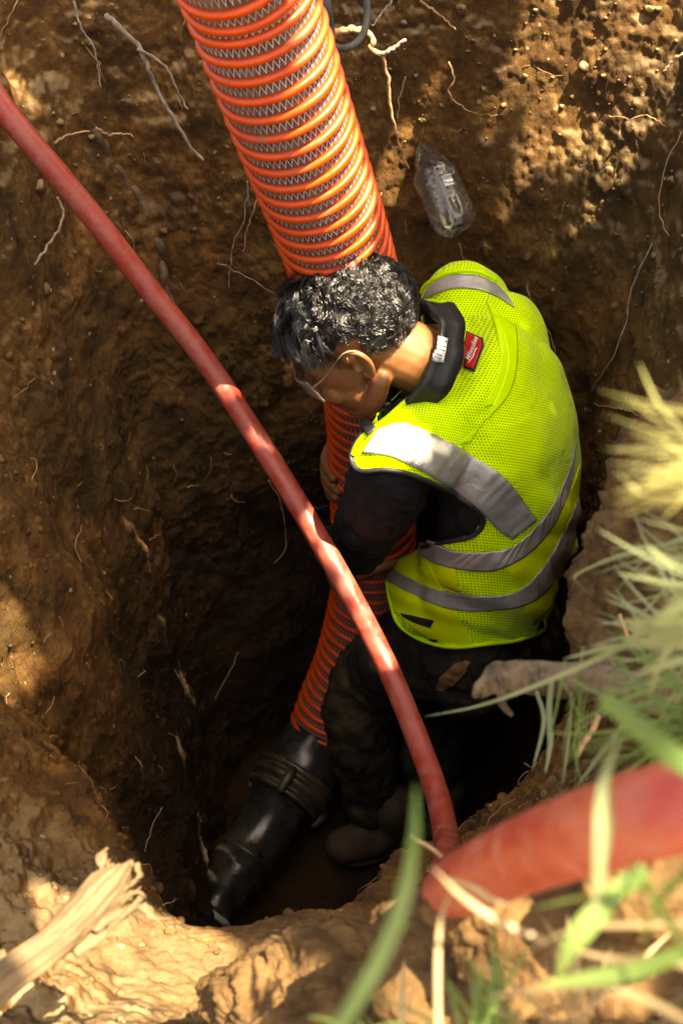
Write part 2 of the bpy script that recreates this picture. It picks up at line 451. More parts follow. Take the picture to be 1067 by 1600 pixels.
# big orange suction hose
oh = catmull(np.array([[-.95, 3.2, .45], [-.75, 2.7, .75], [-.42, 2.05, .95], [-.23, 1.62, .72], [*P(330, -190, 1.47)], [*P(393, 0, 1.60)], [*P(457, 190, 1.76)], [*P(524, 380, 1.98)], [*P(563, 520, 2.20)], [*P(580, 650, 2.40)],
      [*P(582, 780, 2.56)], [*P(583, 900, 2.70)], [*P(556, 1020, 2.84)], [*P(524, 1100, 2.93)], [*P(492, 1182, 2.99)]]), 1100)
OR = 0.079
def orange_mats():
    m, nt, b = M("orange_helix"); co = objco(nt)
    oc = ramp(nt, noise_n(nt, 25, 5, 0.6, co), [(0.3, (0.62, 0.046, 0.002)), (0.7, (0.76, 0.080, 0.004))])
    dn = noise_n(nt, 16, 8, 0.75, co, .4)
    nt.links.new(mixc(nt, ramp(nt, dn, [(0.54, (0, 0, 0)), (0.70, (0.75,) * 3)]), oc, (.22, .11, .05)), b.inputs["Base Color"])
    nt.links.new(ramp(nt, dn, [(0.5, (.38,) * 3), (0.68, (.8,) * 3)]), b.inputs["Roughness"])
    b.inputs["Coat Weight"].default_value = .2; b.inputs["Coat Roughness"].default_value = .42
    bump(nt, b, noise_n(nt, 200, 4, 0.6, co), 0.15, 0.001)
    m2, nt, b = M("grey_hose_wall")
    uv = nt.nodes.new("ShaderNodeUVMap"); sp = nt.nodes.new("ShaderNodeSeparateXYZ"); nt.links.new(uv.outputs[0], sp.inputs[0])
    u, v = sp.outputs[0], sp.outputs[1]
    # zig-zag yarn: two triangle waves per pitch
    tri = math_(nt, 'PINGPONG', math_(nt, 'MULTIPLY', u, 56.0), 0.5)      # 0..0.5
    vv = math_(nt, 'FRACT', v)
    d = math_(nt, 'ABSOLUTE', math_(nt, 'SUBTRACT', math_(nt, 'SUBTRACT', vv, 0.27), math_(nt, 'MULTIPLY', tri, 0.92)))
    line = math_(nt, 'LESS_THAN', d, 0.062)
    base = ramp(nt, noise_n(nt, 30, 5, 0.6, objco(nt)), [(0.3, (0.09, 0.035, 0.028)), (0.7, (0.20, 0.095, 0.075))])
    zz = mixc(nt, line, base, (0.58, 0.51, 0.46)); dn = noise_n(nt, 13, 8, 0.75, objco(nt), .4)
    nt.links.new(mixc(nt, ramp(nt, dn, [(0.46, (0, 0, 0)), (0.64, (0.8,) * 3)]), zz, (.17, .09, .045)), b.inputs["Base Color"])
    nt.links.new(ramp(nt, dn, [(0.5, (.25,) * 3), (0.68, (.8,) * 3)]), b.inputs["Roughness"])
    bump(nt, b, line, 0.4, 0.001)
    return m, m2
OM, GM = orange_mats()
def orange_hose():
    root = empty("suction_hose", oh[-1]); tag(root, "wide ribbed orange suction hose running down past the worker's head to the black pipe", "hose")
    T, N, B = frames(oh)
    s = np.concatenate([[0], np.cumsum(np.linalg.norm(np.diff(oh, axis=0), axis=1))]); L = s[-1]
    pitch = 0.0300
    seg = 72; V = []; n = len(oh); a = np.linspace(0, 2 * np.pi, seg + 1)
    for i in range(n):
        V.extend(oh[i] + OR * (np.cos(a)[:, None] * N[i] + np.sin(a)[:, None] * B[i]))
    V = np.array(V)
    i = np.arange(n - 1)[:, None]; j = np.arange(seg)[None, :]
    Fq = np.stack([i * (seg + 1) + j, i * (seg + 1) + j + 1, (i + 1) * (seg + 1) + j + 1, (i + 1) * (seg + 1) + j], -1).reshape(-1, 4)
    me = quads_mesh(V - np.array(root.location), Fq)
    uvl = me.uv_layers.new(name="UVMap")
    li = np.empty(len(me.loops), np.int32); me.loops.foreach_get('vertex_index', li)
    U = (li % (seg + 1)) / seg; W = s[li // (seg + 1)] / pitch - U
    uvl.data.foreach_set('uv', np.stack([U, W], 1).astype(np.float32).ravel())
    link_mesh("hose_wall", me, GM, root)
    turns = L / pitch; nn = int(turns * 60)
    ph = np.linspace(0, turns * 2 * np.pi, nn)
    ss = ph / (2 * np.pi) * pitch
    ci = np.stack([np.interp(ss, s, oh[:, k]) for k in range(3)], 1)
    Ni = nrm(np.stack([np.interp(ss, s, N[:, k]) for k in range(3)], 1)); Bi = nrm(np.stack([np.interp(ss, s, B[:, k]) for k in range(3)], 1))
    Ti = nrm(np.gradient(ci, axis=0))
    rad = np.cos(ph)[:, None] * Ni + np.sin(ph)[:, None] * Bi
    sg = 10; b_ = np.linspace(0, 2 * np.pi, sg, endpoint=False)
    rv = 0.0058
    c = ci + rad * (OR + 0.0022)
    VV = c[:, None, :] + rv * (np.cos(b_)[None, :, None] * rad[:, None, :] + 1.05 * np.sin(b_)[None, :, None] * Ti[:, None, :])
    i = np.arange(nn - 1)[:, None]; j = np.arange(sg)[None, :]
    Fq = np.stack([i * sg + j, i * sg + (j + 1) % sg, (i + 1) * sg + (j + 1) % sg, (i + 1) * sg + j], -1).reshape(-1, 4)
    link_mesh("helix_rib", quads_mesh(VV.reshape(-1, 3) - np.array(root.location), Fq), OM, root)
orange_hose()

# black pipe with flange
BLK = noisy("black_pipe_plastic", (0.012, 0.012, 0.012), (0.034, 0.032, 0.030), 25, 0.20, 0.35, 0.002, 60, c3=(0.055, 0.038, 0.022), s3=11, lo3=.50, hi3=.74, r2=0.75)
STEEL = noisy("worn_dark_metal", (0.05, 0.042, 0.032), (0.13, 0.11, 0.085), 40, 0.42, 0.4, 0.001, 90, c3=(0.10, 0.062, 0.03), s3=14, r2=.85)
STEEL.node_tree.nodes["Principled BSDF"].inputs["Metallic"].default_value = 0.6
pa = P(500, 1158, 2.965); pb = P(326, 1428, 2.79)
ax = nrm(pb - pa); PL = np.linalg.norm(pb - pa)
pipe = empty("pipe", pb); tag(pipe, "black pipe with a clamped flange lying in the dark at the bottom of the pit", "pipe")
def q(f): return f * PL
build("cuff", lathe(pa, ax, [(q(0), .068), (q(0), .083), (q(.02), .086), (q(.10), .086), (q(.20), .089), (q(.215), .085)]), BLK, pipe)
build("flange", lathe(pa, ax, [(q(.205), .080), (q(.207), .094), (q(.222), .097), (q(.237), .094), (q(.241), .088), (q(.258), .088), (q(.262), .096), (q(.282), .099), (q(.302), .094), (q(.306), .084), (q(.33), .082), (q(.334), .090), (q(.346), .092), (q(.356), .090), (q(.36), .066)]), STEEL, pipe)
body = build("pipe_body", lathe(pa, ax, [(q(.37), .080), (q(.40), .066), (q(.62), .067), (q(.665), .068), (q(.67), .071), (q(.685), .071), (q(.69), .067), (q(.76), .066), (q(.82), .060), (q(.88), .053), (q(.94), .048), (q(.96), .048), (q(1.0), .047), (q(1.0), .040), (q(.9), .040)]), BLK, pipe)
build("rim_ring", lathe(pa, ax, [(q(.985), .046), (q(.985), .052), (q(1.01), .053), (q(1.015), .046), (q(.985), .042)]), noisy("pale_rim", (.25, .27, .3), (.4, .42, .45), 40, .4), pipe)
for k in range(3):
    a = 0.6 + k * 2.1
    u = nrm(np.cross(ax, [0.3, 0.1, 0.9])); w = np.cross(ax, u)
    r = u * math.cos(a) + w * math.sin(a); c = pa + ax * q(.29) + r * .100
    build("clamp_lug", limb([[*(c - ax * .02), .009], [*(c + r * .006), .012], [*(c + ax * .03), .009]], 8, 10), STEEL, pipe)

# ------------------------------------------------------------------ the worker
def c4(px, py, d, r): return [*P(px, py, d), r]
SKIN, nt_, b_ = M("skin")
co_ = objco(nt_)
nt_.links.new(ramp(nt_, noise_n(nt_, 45, 6, 0.6, co_), [(0.3, (0.20, 0.075, 0.026)), (0.7, (0.31, 0.125, 0.048))]), b_.inputs["Base Color"])
b_.inputs["Roughness"].default_value = 0.45; b_.inputs["Subsurface Weight"].default_value = 0.12
b_.inputs["Subsurface Radius"].default_value = (0.01, 0.004, 0.002); b_.inputs["Subsurface Scale"].default_value = 0.5
bump(nt_, b_, noise_n(nt_, 400, 4, 0.6, co_), 0.15, 0.0006)

# head frame
HC = P(562, 530, 2.00)
hF = cvec(-.78, -.45, -.43); u_ = cvec(-.3, .75, .6)
hF = nrm(hF); hU = nrm(u_ - hF * (u_ @ hF)); hL = nrm(np.cross(hU, hF))
def H(x, y, z): return HC + hL * x + hF * y + hU * z
def hell(c, r, nu=24, nv=16): return ellipsoid(H(*c), [hL * r[0], hF * r[1], hU * r[2]], nu, nv)
def hlimb(rows, n=14, seg=10): return limb([[*H(*r[:3]), r[3]] for r in rows], n, seg)
head = [hell((0, -.012, .038), (.075, .096, .082)), hell((0, .045, -.005), (.062, .056, .075)), hell((0, .050, -.050), (.054, .050, .058)),
        hell((0, .076, -.092), (.026, .024, .022)), hell((.030, .072, -.035), (.028, .028, .028)), hell((-.030, .072, -.035), (.028, .028, .028)),
        hlimb([(-.045, .070, .022, .013), (0, .090, .024, .014), (.045, .070, .022, .013)]),
        hlimb([(0, .094, .012, .009), (0, .108, -.010, .010), (0, .118, -.028, .0125)]),
        hell((.012, .108, -.031), (.010, .012, .008)), hell((-.012, .108, -.031), (.010, .012, .008)),
        hlimb([(-.024, .088, -.060, .006), (0, .100, -.058, .0075), (.024, .088, -.060, .006)]),
        hlimb([(-.020, .087, -.070, .006), (0, .097, -.070, .008), (.020, .087, -.070, .006)]),
        hlimb([(.056, -.004, -.052, .017), (.052, .030, -.080, .016), (.022, .072, -.098, .015)]),
        hlimb([(-.056, -.004, -.052, .017), (-.052, .030, -.080, .016), (-.022, .072, -.098, .015)]),
        hell((.030, .078, .002), (.013, .013, .010)), hell((-.030, .078, .002), (.013, .013, .010))]
def E(x, y, z, r): return (x if abs(x) < .075 else math.copysign(.075 + (abs(x) - .075) * .85, x), -.006 + (y + .006) * .86, .0 + z * .86, r * .95)
for s in (1, -1):   # ears
    head.append(hlimb([E(*q) for q in [(s * .070, .012, .012, .0042), (s * .080, .010, .028, .0046), (s * .086, -.006, .036, .0050), (s * .090, -.022, .026, .0050), (s * .089, -.027, .004, .0048),
                       (s * .084, -.020, -.018, .0046), (s * .077, -.006, -.030, .0058), (s * .072, .002, -.026, .0050)]], 30, 10))
    head.append(hell((s * .0745, -.008, .004), (.0045, .013, .021)))
    head.append(hlimb([E(*q) for q in [(s * .084, -.014, .020, .0032), (s * .086, -.018, .002, .0034), (s * .080, -.010, -.014, .0034)]], 12, 8))
    head.append(hlimb([E(*q) for q in [(s * .073, .008, .000, .004), (s * .078, .006, -.006, .005), (s * .073, .004, -.014, .004)]], 8, 8))
# neck
NB = P(704, 560, 2.03)
neck = limb([[*H(0, -.022, -.02), .056], [*H(0, -.045, -.070), .055], [*(0.6 * H(0, -.05, -.10) + 0.4 * P(676, 560, 2.055)), .055], [*P(676, 560, 2.055), .056]], 20, 20)
# torso frame
Sx = nrm(cvec(-.357, -.635, .685))   # toward his left
spine = [ (748, 985, 2.42), (762, 900, 2.34), (782, 800, 2.24), (778, 700, 2.16), (752, 618, 2.09), (716, 566, 2.04) ]
SP = catmull(np.array([P(*s) for s in spine]), 40)
ST = nrm(np.gradient(SP, axis=0))
SS = nrm(Sx - ST * (ST @ Sx)[:, None]); SB = -nrm(np.cross(SS, ST))   # SB: out of his back
def torso(wid, back, front, n=40, seg=44, lo=0.0, hi=1.0, e=0.0):
    """wid/back/front: radii at five stations pelvis..neck base"""
    t = np.linspace(0, 1, n); tt = lo + (hi - lo) * t
    idx = tt * 39; i0 = np.minimum(idx.astype(int), 38); f = (idx - i0)[:, None]
    c = SP[i0] * (1 - f) + SP[i0 + 1] * f; s = nrm(SS[i0] * (1 - f) + SS[i0 + 1] * f); b = nrm(SB[i0] * (1 - f) + SB[i0 + 1] * f)
    T = nrm(np.cross(b, s))
    xs = np.linspace(0, 1, len(wid))
    def itp(v):
        cc = catmull(np.stack([xs, v], 1), 200); return np.interp(tt, cc[:, 0], cc[:, 1]) + e
    w, bk, fr = itp(wid), itp(back), itp(front)
    a = np.linspace(0, 2 * np.pi, seg, endpoint=False)
    ca, sa = np.cos(a), np.sin(a)
    pw = lambda v, k: np.sign(v) * np.abs(v) ** k
    V = []
    for i in range(n):
        dep = np.where(sa > 0, bk[i], fr[i])
        V.extend(c[i] + (w[i] * pw(ca, .88))[:, None] * s[i] + (dep * pw(sa, .88))[:, None] * b[i])
    V.append(c[0]); V.append(c[-1]); k = n * seg
    Fs = [(i * seg + j, i * seg + (j + 1) % seg, (i + 1) * seg + (j + 1) % seg, (i + 1) * seg + j) for i in range(n - 1) for j in range(seg)]
    Fs += [(j, k, (j + 1) % seg) for j in range(seg)] + [((n - 1) * seg + j, (n - 1) * seg + (j + 1) % seg, k + 1) for j in range(seg)]
    return V, Fs
TW = [.160, .155, .160, .172, .160, .090]; TB = [.100, .105, .112, .112, .095, .055]; TF = [.100, .110, .110, .100, .085, .06]
SHL = (618, 722, 1.985); SHR = (728, 478, 2.22)
arm_l = [(*SHL, .062), (598, 775, 2.06, .056), (568, 832, 2.19, .048), (556, 850, 2.26, .043), (532, 862, 2.36, .040), (512, 862, 2.45, .030)]
arm_r = [(*SHR, .062), (690, 560, 2.38, .054), (650, 650, 2.62, .046), (600, 730, 2.72, .042), (560, 765, 2.78, .036), (530, 755, 2.74, .030)]
def mk_limb(rows, e=0.0, n=30, seg=18, stop=None):
    q = [[*P(*r[:3]), r[3] + e] for r in rows]
    if stop: q = q[:stop]
    return limb(q, n, seg)
hipL = P(700, 1005, 2.36); hipR = P(800, 985, 2.46)
leg_l = [(*P(722, 1000, 2.40), .092), (*P(650, 1020, 2.55), .084), (*P(580, 1058, 2.74), .066), (*P(556, 1120, 2.80), .058), (*P(572, 1190, 2.86), .056), (*P(580, 1255, 2.92), .044), (*P(578, 1300, 2.95), .042)]
leg_r = [(*P(790, 985, 2.48), .092), (*P(740, 1030, 2.66), .084), (*P(700, 1085, 2.84), .066), (*P(684, 1140, 2.90), .058), (*P(676, 1200, 2.94), .056), (*P(668, 1250, 2.98), .044), (*P(664, 1280, 3.02), .042)]
def L4(rows, e=0.0, n=36, seg=20): return limb([[r[0], r[1], r[2], r[3] + e] for r in rows], n, seg)

def hose_at(py):
    px_ = pix(oh); i = int(np.argmin(np.abs(px_[:, 1] - py) + (px_[:, 2] < 1.2) * 9999)); return oh[i], nrm(oh[i + 3] - oh[i - 3])
def hand(py, wrist, thumb_up, side_ang):
    """fingers closed round the ribbed hose; returns closed shapes"""
    c, t = hose_at(py)
    n0 = wrist - c; n0 = nrm(n0 - t * (n0 @ t)); b0 = np.cross(t, n0)
    def on(a, s, lift): 
        a = D2R(a) ; return c + t * s + (n0 * math.cos(a) + b0 * math.sin(a)) * (OR + .009 + lift)
    sgn = side_ang
    out = []
    palm = [[*wrist, .028], [*(0.5 * wrist + 0.5 * on(0, 0, .012)), .027], [*on(8 * sgn, 0, .012), .026]]
    out.append(limb(palm, 10, 14))
    for k, (s, ln, lift) in enumerate([(-.033, 78, .0), (-.011, 90, .001), (.011, 84, .001), (.032, 66, .0)]):
        r0 = .0105 if k < 3 else .009
        rows = [[*on(4 * sgn, s * .7, .014), .013], [*on(26 * sgn, s * .95, .011), r0 + .0008], [*on((26 + ln * .36) * sgn, s, .006), r0], [*on((26 + ln * .62) * sgn, s, .002), r0 - .0008], [*on((26 + ln * .9) * sgn, s * .98, .0), r0 - .002]]
        out.append(limb(rows, 16, 12))
    rows = [[*on(-6 * sgn, -.03 * thumb_up, .014), .014], [*on(-26 * sgn, -.045 * thumb_up, .008), .0125], [*on(-48 * sgn, -.052 * thumb_up, .003), .0115], [*on(-62 * sgn, -.052 * thumb_up, .0), .0095]]
    out.append(limb(rows, 12, 12))
    for k in (-.026, 0, .026): out.append(ellipsoid(on(14 * sgn, k, .012), [n0 * .013, t * .016, b0 * .022], 14, 10))
    return out
wl = P(*arm_l[-1][:3]); wr = P(*arm_r[-1][:3])
hands = hand(868, wl, 1, 1) + hand(742, wr, 1, -1)
worker = empty("person", P(580, 1310, 2.95))
tag(worker, "dark-haired worker in a lime safety vest crouching in the pit and holding the orange hose", "person")
WO = np.array(worker.location)
def child_mesh(name, me, mat, parent=worker):
    set_v(me, get_v(me) - np.array(parent_world(parent))); 
    me.materials.clear(); me.materials.append(mat)
    return link_mesh(name, me, None, parent)
feet = [limb([[*P(610, 1290, 2.97), .042], [*P(575, 1312, 2.95), .040], [*P(540, 1325, 2.93), .034]], 12, 14), limb([[*P(690, 1280, 3.02), .042], [*P(660, 1300, 3.0), .038], [*P(620, 1312, 2.98), .032]], 12, 14)]
parts = head + [neck, torso(TW, TB, TF, e=-.020, hi=.88), mk_limb(arm_l, -.010), mk_limb(arm_r, -.010), L4(leg_l, -.012), L4(leg_r, -.012)] + hands + feet
body_me = remesh(parts, 0.0027, 3, 0.5)
body_o = child_mesh("body", body_me, SKIN)

# --- black shirt
SHIRT = noisy("black_shirt_cloth", (0.006, 0.006, 0.007), (0.016, 0.015, 0.015), 60, 0.8, 0.5, 0.0015, 500, c3=(0.05, 0.035, 0.02), s3=22, lo3=.60, hi3=.75, spec=.3)
sh_parts = [torso(TW, TB, TF, e=-.002), mk_limb(arm_l, .014, stop=5), mk_limb(arm_r, .012, stop=5),
            limb([[*P(*SHL), .064], [*P(665, 690, 2.03), .064], [*P(728, 600, 2.12), .060], [*P(735, 530, 2.18), .062], [*P(*SHR), .064]], 24, 18)]
sh_me = remesh(sh_parts, 0.0045, 6, 0.5)
vv = get_v(sh_me)
fold = fbm(vv * [1, 1, 1], 0.07, 3, 0.5, billow=True, off=5.) * 0.010 + fbm(vv, 0.03, 3, off=15.) * 0.003
displace(sh_me, fold - .006)
ray_sh = bvh(sh_me)
child_mesh("shirt", sh_me, SHIRT)
# shirt collar: soft stand-up band round the neck
def ring_band(center, axis, ref, r, h, tilt=0.0, rx=1.0, ry=1.0, thick=.006, n=64):
    axis = nrm(axis); u = nrm(ref - axis * (ref @ axis)); w = np.cross(axis, u)
    V = []; Fs = []
    prof = [(-h, .012), (-h * .3, .004), (h * .5, 0), (h, .003), (h * 1.08, -.004), (h * .9, -.010), (h * .2, -.010), (-h, -.006)]
    for i in range(n):
        a = 2 * np.pi * i / n
        rad = u * math.cos(a) * rx + w * math.sin(a) * ry
        for (z, dr) in prof:
            wob = .003 * math.sin(5 * a + z * 60) + .002 * math.sin(11 * a)
            V.append(center + rad * (r + dr + wob) + axis * (z + .006 * math.sin(2 * a + .5) + tilt * math.cos(a)))
    m = len(prof)
    for i in range(n):
        for j in range(m):
            Fs.append((i * m + j, ((i + 1) % n) * m + j, ((i + 1) % n) * m + (j + 1) % m, i * m + (j + 1) % m))
    return V, Fs
nax = nrm(H(0, -.05, -.08) - NB)
COLLAR = noisy("black_collar_cloth", (0.008, 0.008, 0.009), (0.02, 0.02, 0.022), 60, 0.55, 0.3, 0.001, 300, spec=.5)
collar_geo = ring_band(P(648, 560, 2.02), cvec(-.80, .22, .56), cvec(0, 1, 0), .083, .021, rx=1.08, ry=.95)
collar = build("collar", collar_geo, COLLAR, worker)

# --- trousers and boots
TROU = noisy("dirty_dark_trousers", (0.010, 0.009, 0.008), (0.028, 0.022, 0.016), 30, 0.85, 0.6, 0.002, 350, c3=(0.12, 0.075, 0.036), s3=9, lo3=.48, hi3=.70, spec=.25)
tr_me = remesh([torso([.172, .165, .150, .1, .1, .1], [.112, .112, .1, .1, .1, .1], [.11, .11, .1, .1, .1, .1], lo=-0.0, hi=.22), ellipsoid(P(752, 1000, 2.44), [Sx * .165, SB[0] * .115, ST[0] * .10]), L4(leg_l[:-1], .016), L4(leg_r[:-1], .016)], 0.0055, 6)
vv = get_v(tr_me); displace(tr_me, fbm(vv, 0.09, 3, 0.5, billow=True, off=2.) * .014 + fbm(vv, .03, 2, off=8) * .004)
child_mesh("trousers", tr_me, TROU)
BOOT = noisy("dirty_boot_leather", (0.035, 0.022, 0.012), (0.07, 0.045, 0.024), 25, 0.8, 0.6, 0.003, 60)
def boot(a, b, c):
    bm = remesh([limb([[*a, .052], [*(a * .4 + b * .6 + np.array([0, 0, .01])), .050], [*b, .048], [*c, .040]], 20, 18), limb([[*(a + np.array([0, 0, .10])), .052], [*a, .052]], 10, 18)], .005, 5)
    bo = child_mesh("boot", bm, BOOT)
    so_ = remesh([ellipsoid((a * .5 + c * .5) - np.array([0, 0, .045]), [(c - a) * .72, nrm(np.cross(c - a, [0, 0, 1])) * .052, np.array([0, 0, .016])])], .004, 2)
    child_mesh("sole", so_, noisy("boot_sole", (.02, .018, .015), (.05, .04, .03), 30, .9), bo)
boot(P(612, 1290, 2.97), P(575, 1310, 2.94), P(535, 1322, 2.91))
boot(P(690, 1270, 3.02), P(660, 1290, 3.0), P(622, 1302, 2.97))
# leather patch at the hip, set on the trousers
TRT = bvh(tr_me)   # in worker's frame
def cast_local(tree, px, py, off=0.0):
    d = Vector(nrm(P(px, py, 1.0) - CAM)); o = Vector(CAM - WO)
    hit, n, i, t = tree.ray_cast(o, d)
    if hit is None: return None
    if n.dot(d) > 0: n = -n
    return np.array(hit) + np.array(n) * off + WO

# --- safety vest
vest_parts = [torso([.176, .176, .180, .190, .178, .105], [.118, .124, .128, .130, .116, .072], [.12, .125, .125, .115, .10, .07], lo=-0.02, hi=1.0),
              limb([[*P(*SHL), .083], [*P(662, 692, 2.03), .082], [*P(728, 600, 2.12), .080], [*P(738, 530, 2.18), .080], [*P(*SHR), .080]], 24, 22),
              ellipsoid(P(742, 500, 2.20), [Sx * .07, SB[0] * .07, ST[0] * .07]), ellipsoid(P(763, 520, 2.22), [Sx * .076, SB[0] * .076, ST[0] * .076]),
              ellipsoid(P(776, 565, 2.18), [Sx * .112, SB[0] * .090, ST[0] * .12]), ellipsoid(P(806, 628, 2.15), [Sx * .10, SB[0] * .082, ST[0] * .11]),
              ellipsoid(P(757, 940, 2.40), [Sx * .178, SB[0] * .125, ST[0] * .125]),
              ellipsoid(P(672, 935, 2.36), [cvec(1, 0, 0) * .088, cvec(0, 1, 0) * .095, cvec(0, 0, 1) * .13])]
vm = remesh(vest_parts, 0.0046, 16, 0.5)
vv = get_v(vm)
# cloth: broad sag folds plus crisper creases near the waist and the armhole
pp = pix(vv)
wa = np.clip((pp[:, 1] - 720) / 200, 0, 1)
axis_n = cvec(.35, .94, 0)
fold = 0.0085 * fbm(vv, 0.12, 2, off=3.) + wa * 0.0125 * (np.abs(perlin(np.stack([vv @ axis_n / .055 + 3, (vv @ nrm(np.cross(axis_n, CF))) / .22, vv @ CF / .3], 1))) * 2 - .5)
fold += 0.0022 * fbm(vv @ np.stack([nrm(cvec(.7, .7, 0)), nrm(cvec(-.7, .7, 0)) * .25, CF * .3], 1), 0.03, 2, off=23.)
displace(vm, fold)

VEST_OUT = [(546, 716), (553, 694), (572, 672), (600, 652), (640, 618), (688, 588), (716, 548), (722, 510), (710, 486), (690, 472), (655, 468), (650, 462), (665, 440), (700, 400),
            (1000, 380), (1000, 1100), (870, 968), (842, 992), (805, 1003), (760, 1009), (705, 1015), (660, 1003), (622, 978), (609, 945), (601, 905), (592, 883),
            (640, 862), (690, 846), (738, 836), (757, 812), (736, 788), (690, 762), (640, 741), (600, 733), (562, 737)]
def cut_vest(me):
    V = get_v(me); N = get_n(me); pp = pix(V)
    facing = ((CAM - V) * N).sum(1) > 0
    nf = len(me.polygons)
    li = np.empty(len(me.loops), np.int32); me.loops.foreach_get('vertex_index', li)
    ls = np.empty(nf, np.int32); me.polygons.foreach_get('loop_start', ls); lt = np.empty(nf, np.int32); me.polygons.foreach_get('loop_total', lt)
    quads = [li[a:a + b] for a, b in zip(ls, lt)]
    ins = in_poly(pp[:, 0], pp[:, 1], VEST_OUT)
    # hidden side: hem plane and neck plane
    s = (V - SP[0]) @ nrm(ST[0]); hid = (s > 0.02) & (((V - SP[-1]) @ ST[-1]) < .02)
    near_arm = np.minimum.reduce([np.linalg.norm(V - P(*a[:3]), axis=1) for a in ((590, 775, 2.06), (575, 800, 2.12), (620, 790, 2.16), (680, 810, 2.2), (700, 545, 2.34), (690, 560, 2.38))]) < .10
    arm_gap = in_poly(pp[:, 0], pp[:, 1], [(540, 712), (562, 737), (600, 733), (640, 741), (690, 762), (736, 788), (759, 812), (738, 836), (690, 846), (640, 862), (592, 883), (500, 900), (500, 712)]) | (~ins & (pp[:, 0] < 650) & (pp[:, 1] > 850))
    keep = np.where(facing, ins, hid & ~near_arm & ~arm_gap)
    kq = np.array([keep[q].sum() >= (len(q) + 1) // 2 for q in quads])
    fq = [tuple(int(i) for i in q) for q, k in zip(quads, kq) if k]
    used = np.unique(np.concatenate([np.array(q) for q in fq])); mp = -np.ones(len(V), int); mp[used] = np.arange(len(used))
    fq = [tuple(mp[i] for i in q) for q in fq]; V2 = V[used]
    # border vertices: pull onto the traced outline
    from collections import Counter
    ec = Counter()
    for q in fq:
        for a, b in zip(q, q[1:] + q[:1]): ec[(min(a, b), max(a, b))] += 1
    bd = sorted({i for e, c in ec.items() if c == 1 for i in e})
    poly = np.array(VEST_OUT, float); A = poly; B = np.roll(poly, -1, 0)
    for i in bd:
        p = pix(V2[i]); x = p[:2]
        t = np.clip(((x - A) * (B - A)).sum(1) / ((B - A) ** 2).sum(1), 0, 1); c = A + (B - A) * t[:, None]
        dd = np.linalg.norm(c - x, axis=1); j = int(np.argmin(dd))
        if dd[j] < 9: V2[i] = P(c[j][0], c[j][1], p[2])
    m2 = bpy.data.meshes.new("vest"); m2.from_pydata([tuple(v) for v in V2], [], [tuple(int(k) for k in q) for q in fq]); m2.update()
    arc = np.concatenate([[0], np.cumsum(np.linalg.norm(np.diff(SP, axis=0), axis=1))])
    k = np.argmin(np.linalg.norm(V2[:, None] - SP[None], axis=2), 1); r_ = V2 - SP[k]
    vv_ = arc[k] + (r_ * ST[k]).sum(1); uu = np.arctan2((r_ * SS[k]).sum(1), (r_ * SB[k]).sum(1)) * .165
    n3 = nrm(cvec(.35, .05, .93)); a1 = nrm(cvec(.93, -.10, -.35)); a1 = nrm(a1 - n3 * (a1 @ n3)); a2 = np.cross(n3, a1)
    sm_ = np.stack([V2 @ a1, V2 @ a2], 1)
    l2 = np.empty(len(m2.loops), np.int32); m2.loops.foreach_get('vertex_index', l2)
    ul = m2.uv_layers.new(name="cloth"); ul.data.foreach_set('uv', sm_[l2].astype(np.float32).ravel())
    return m2
vtree_full = bvh(vm)
vest_me = cut_vest(vm)

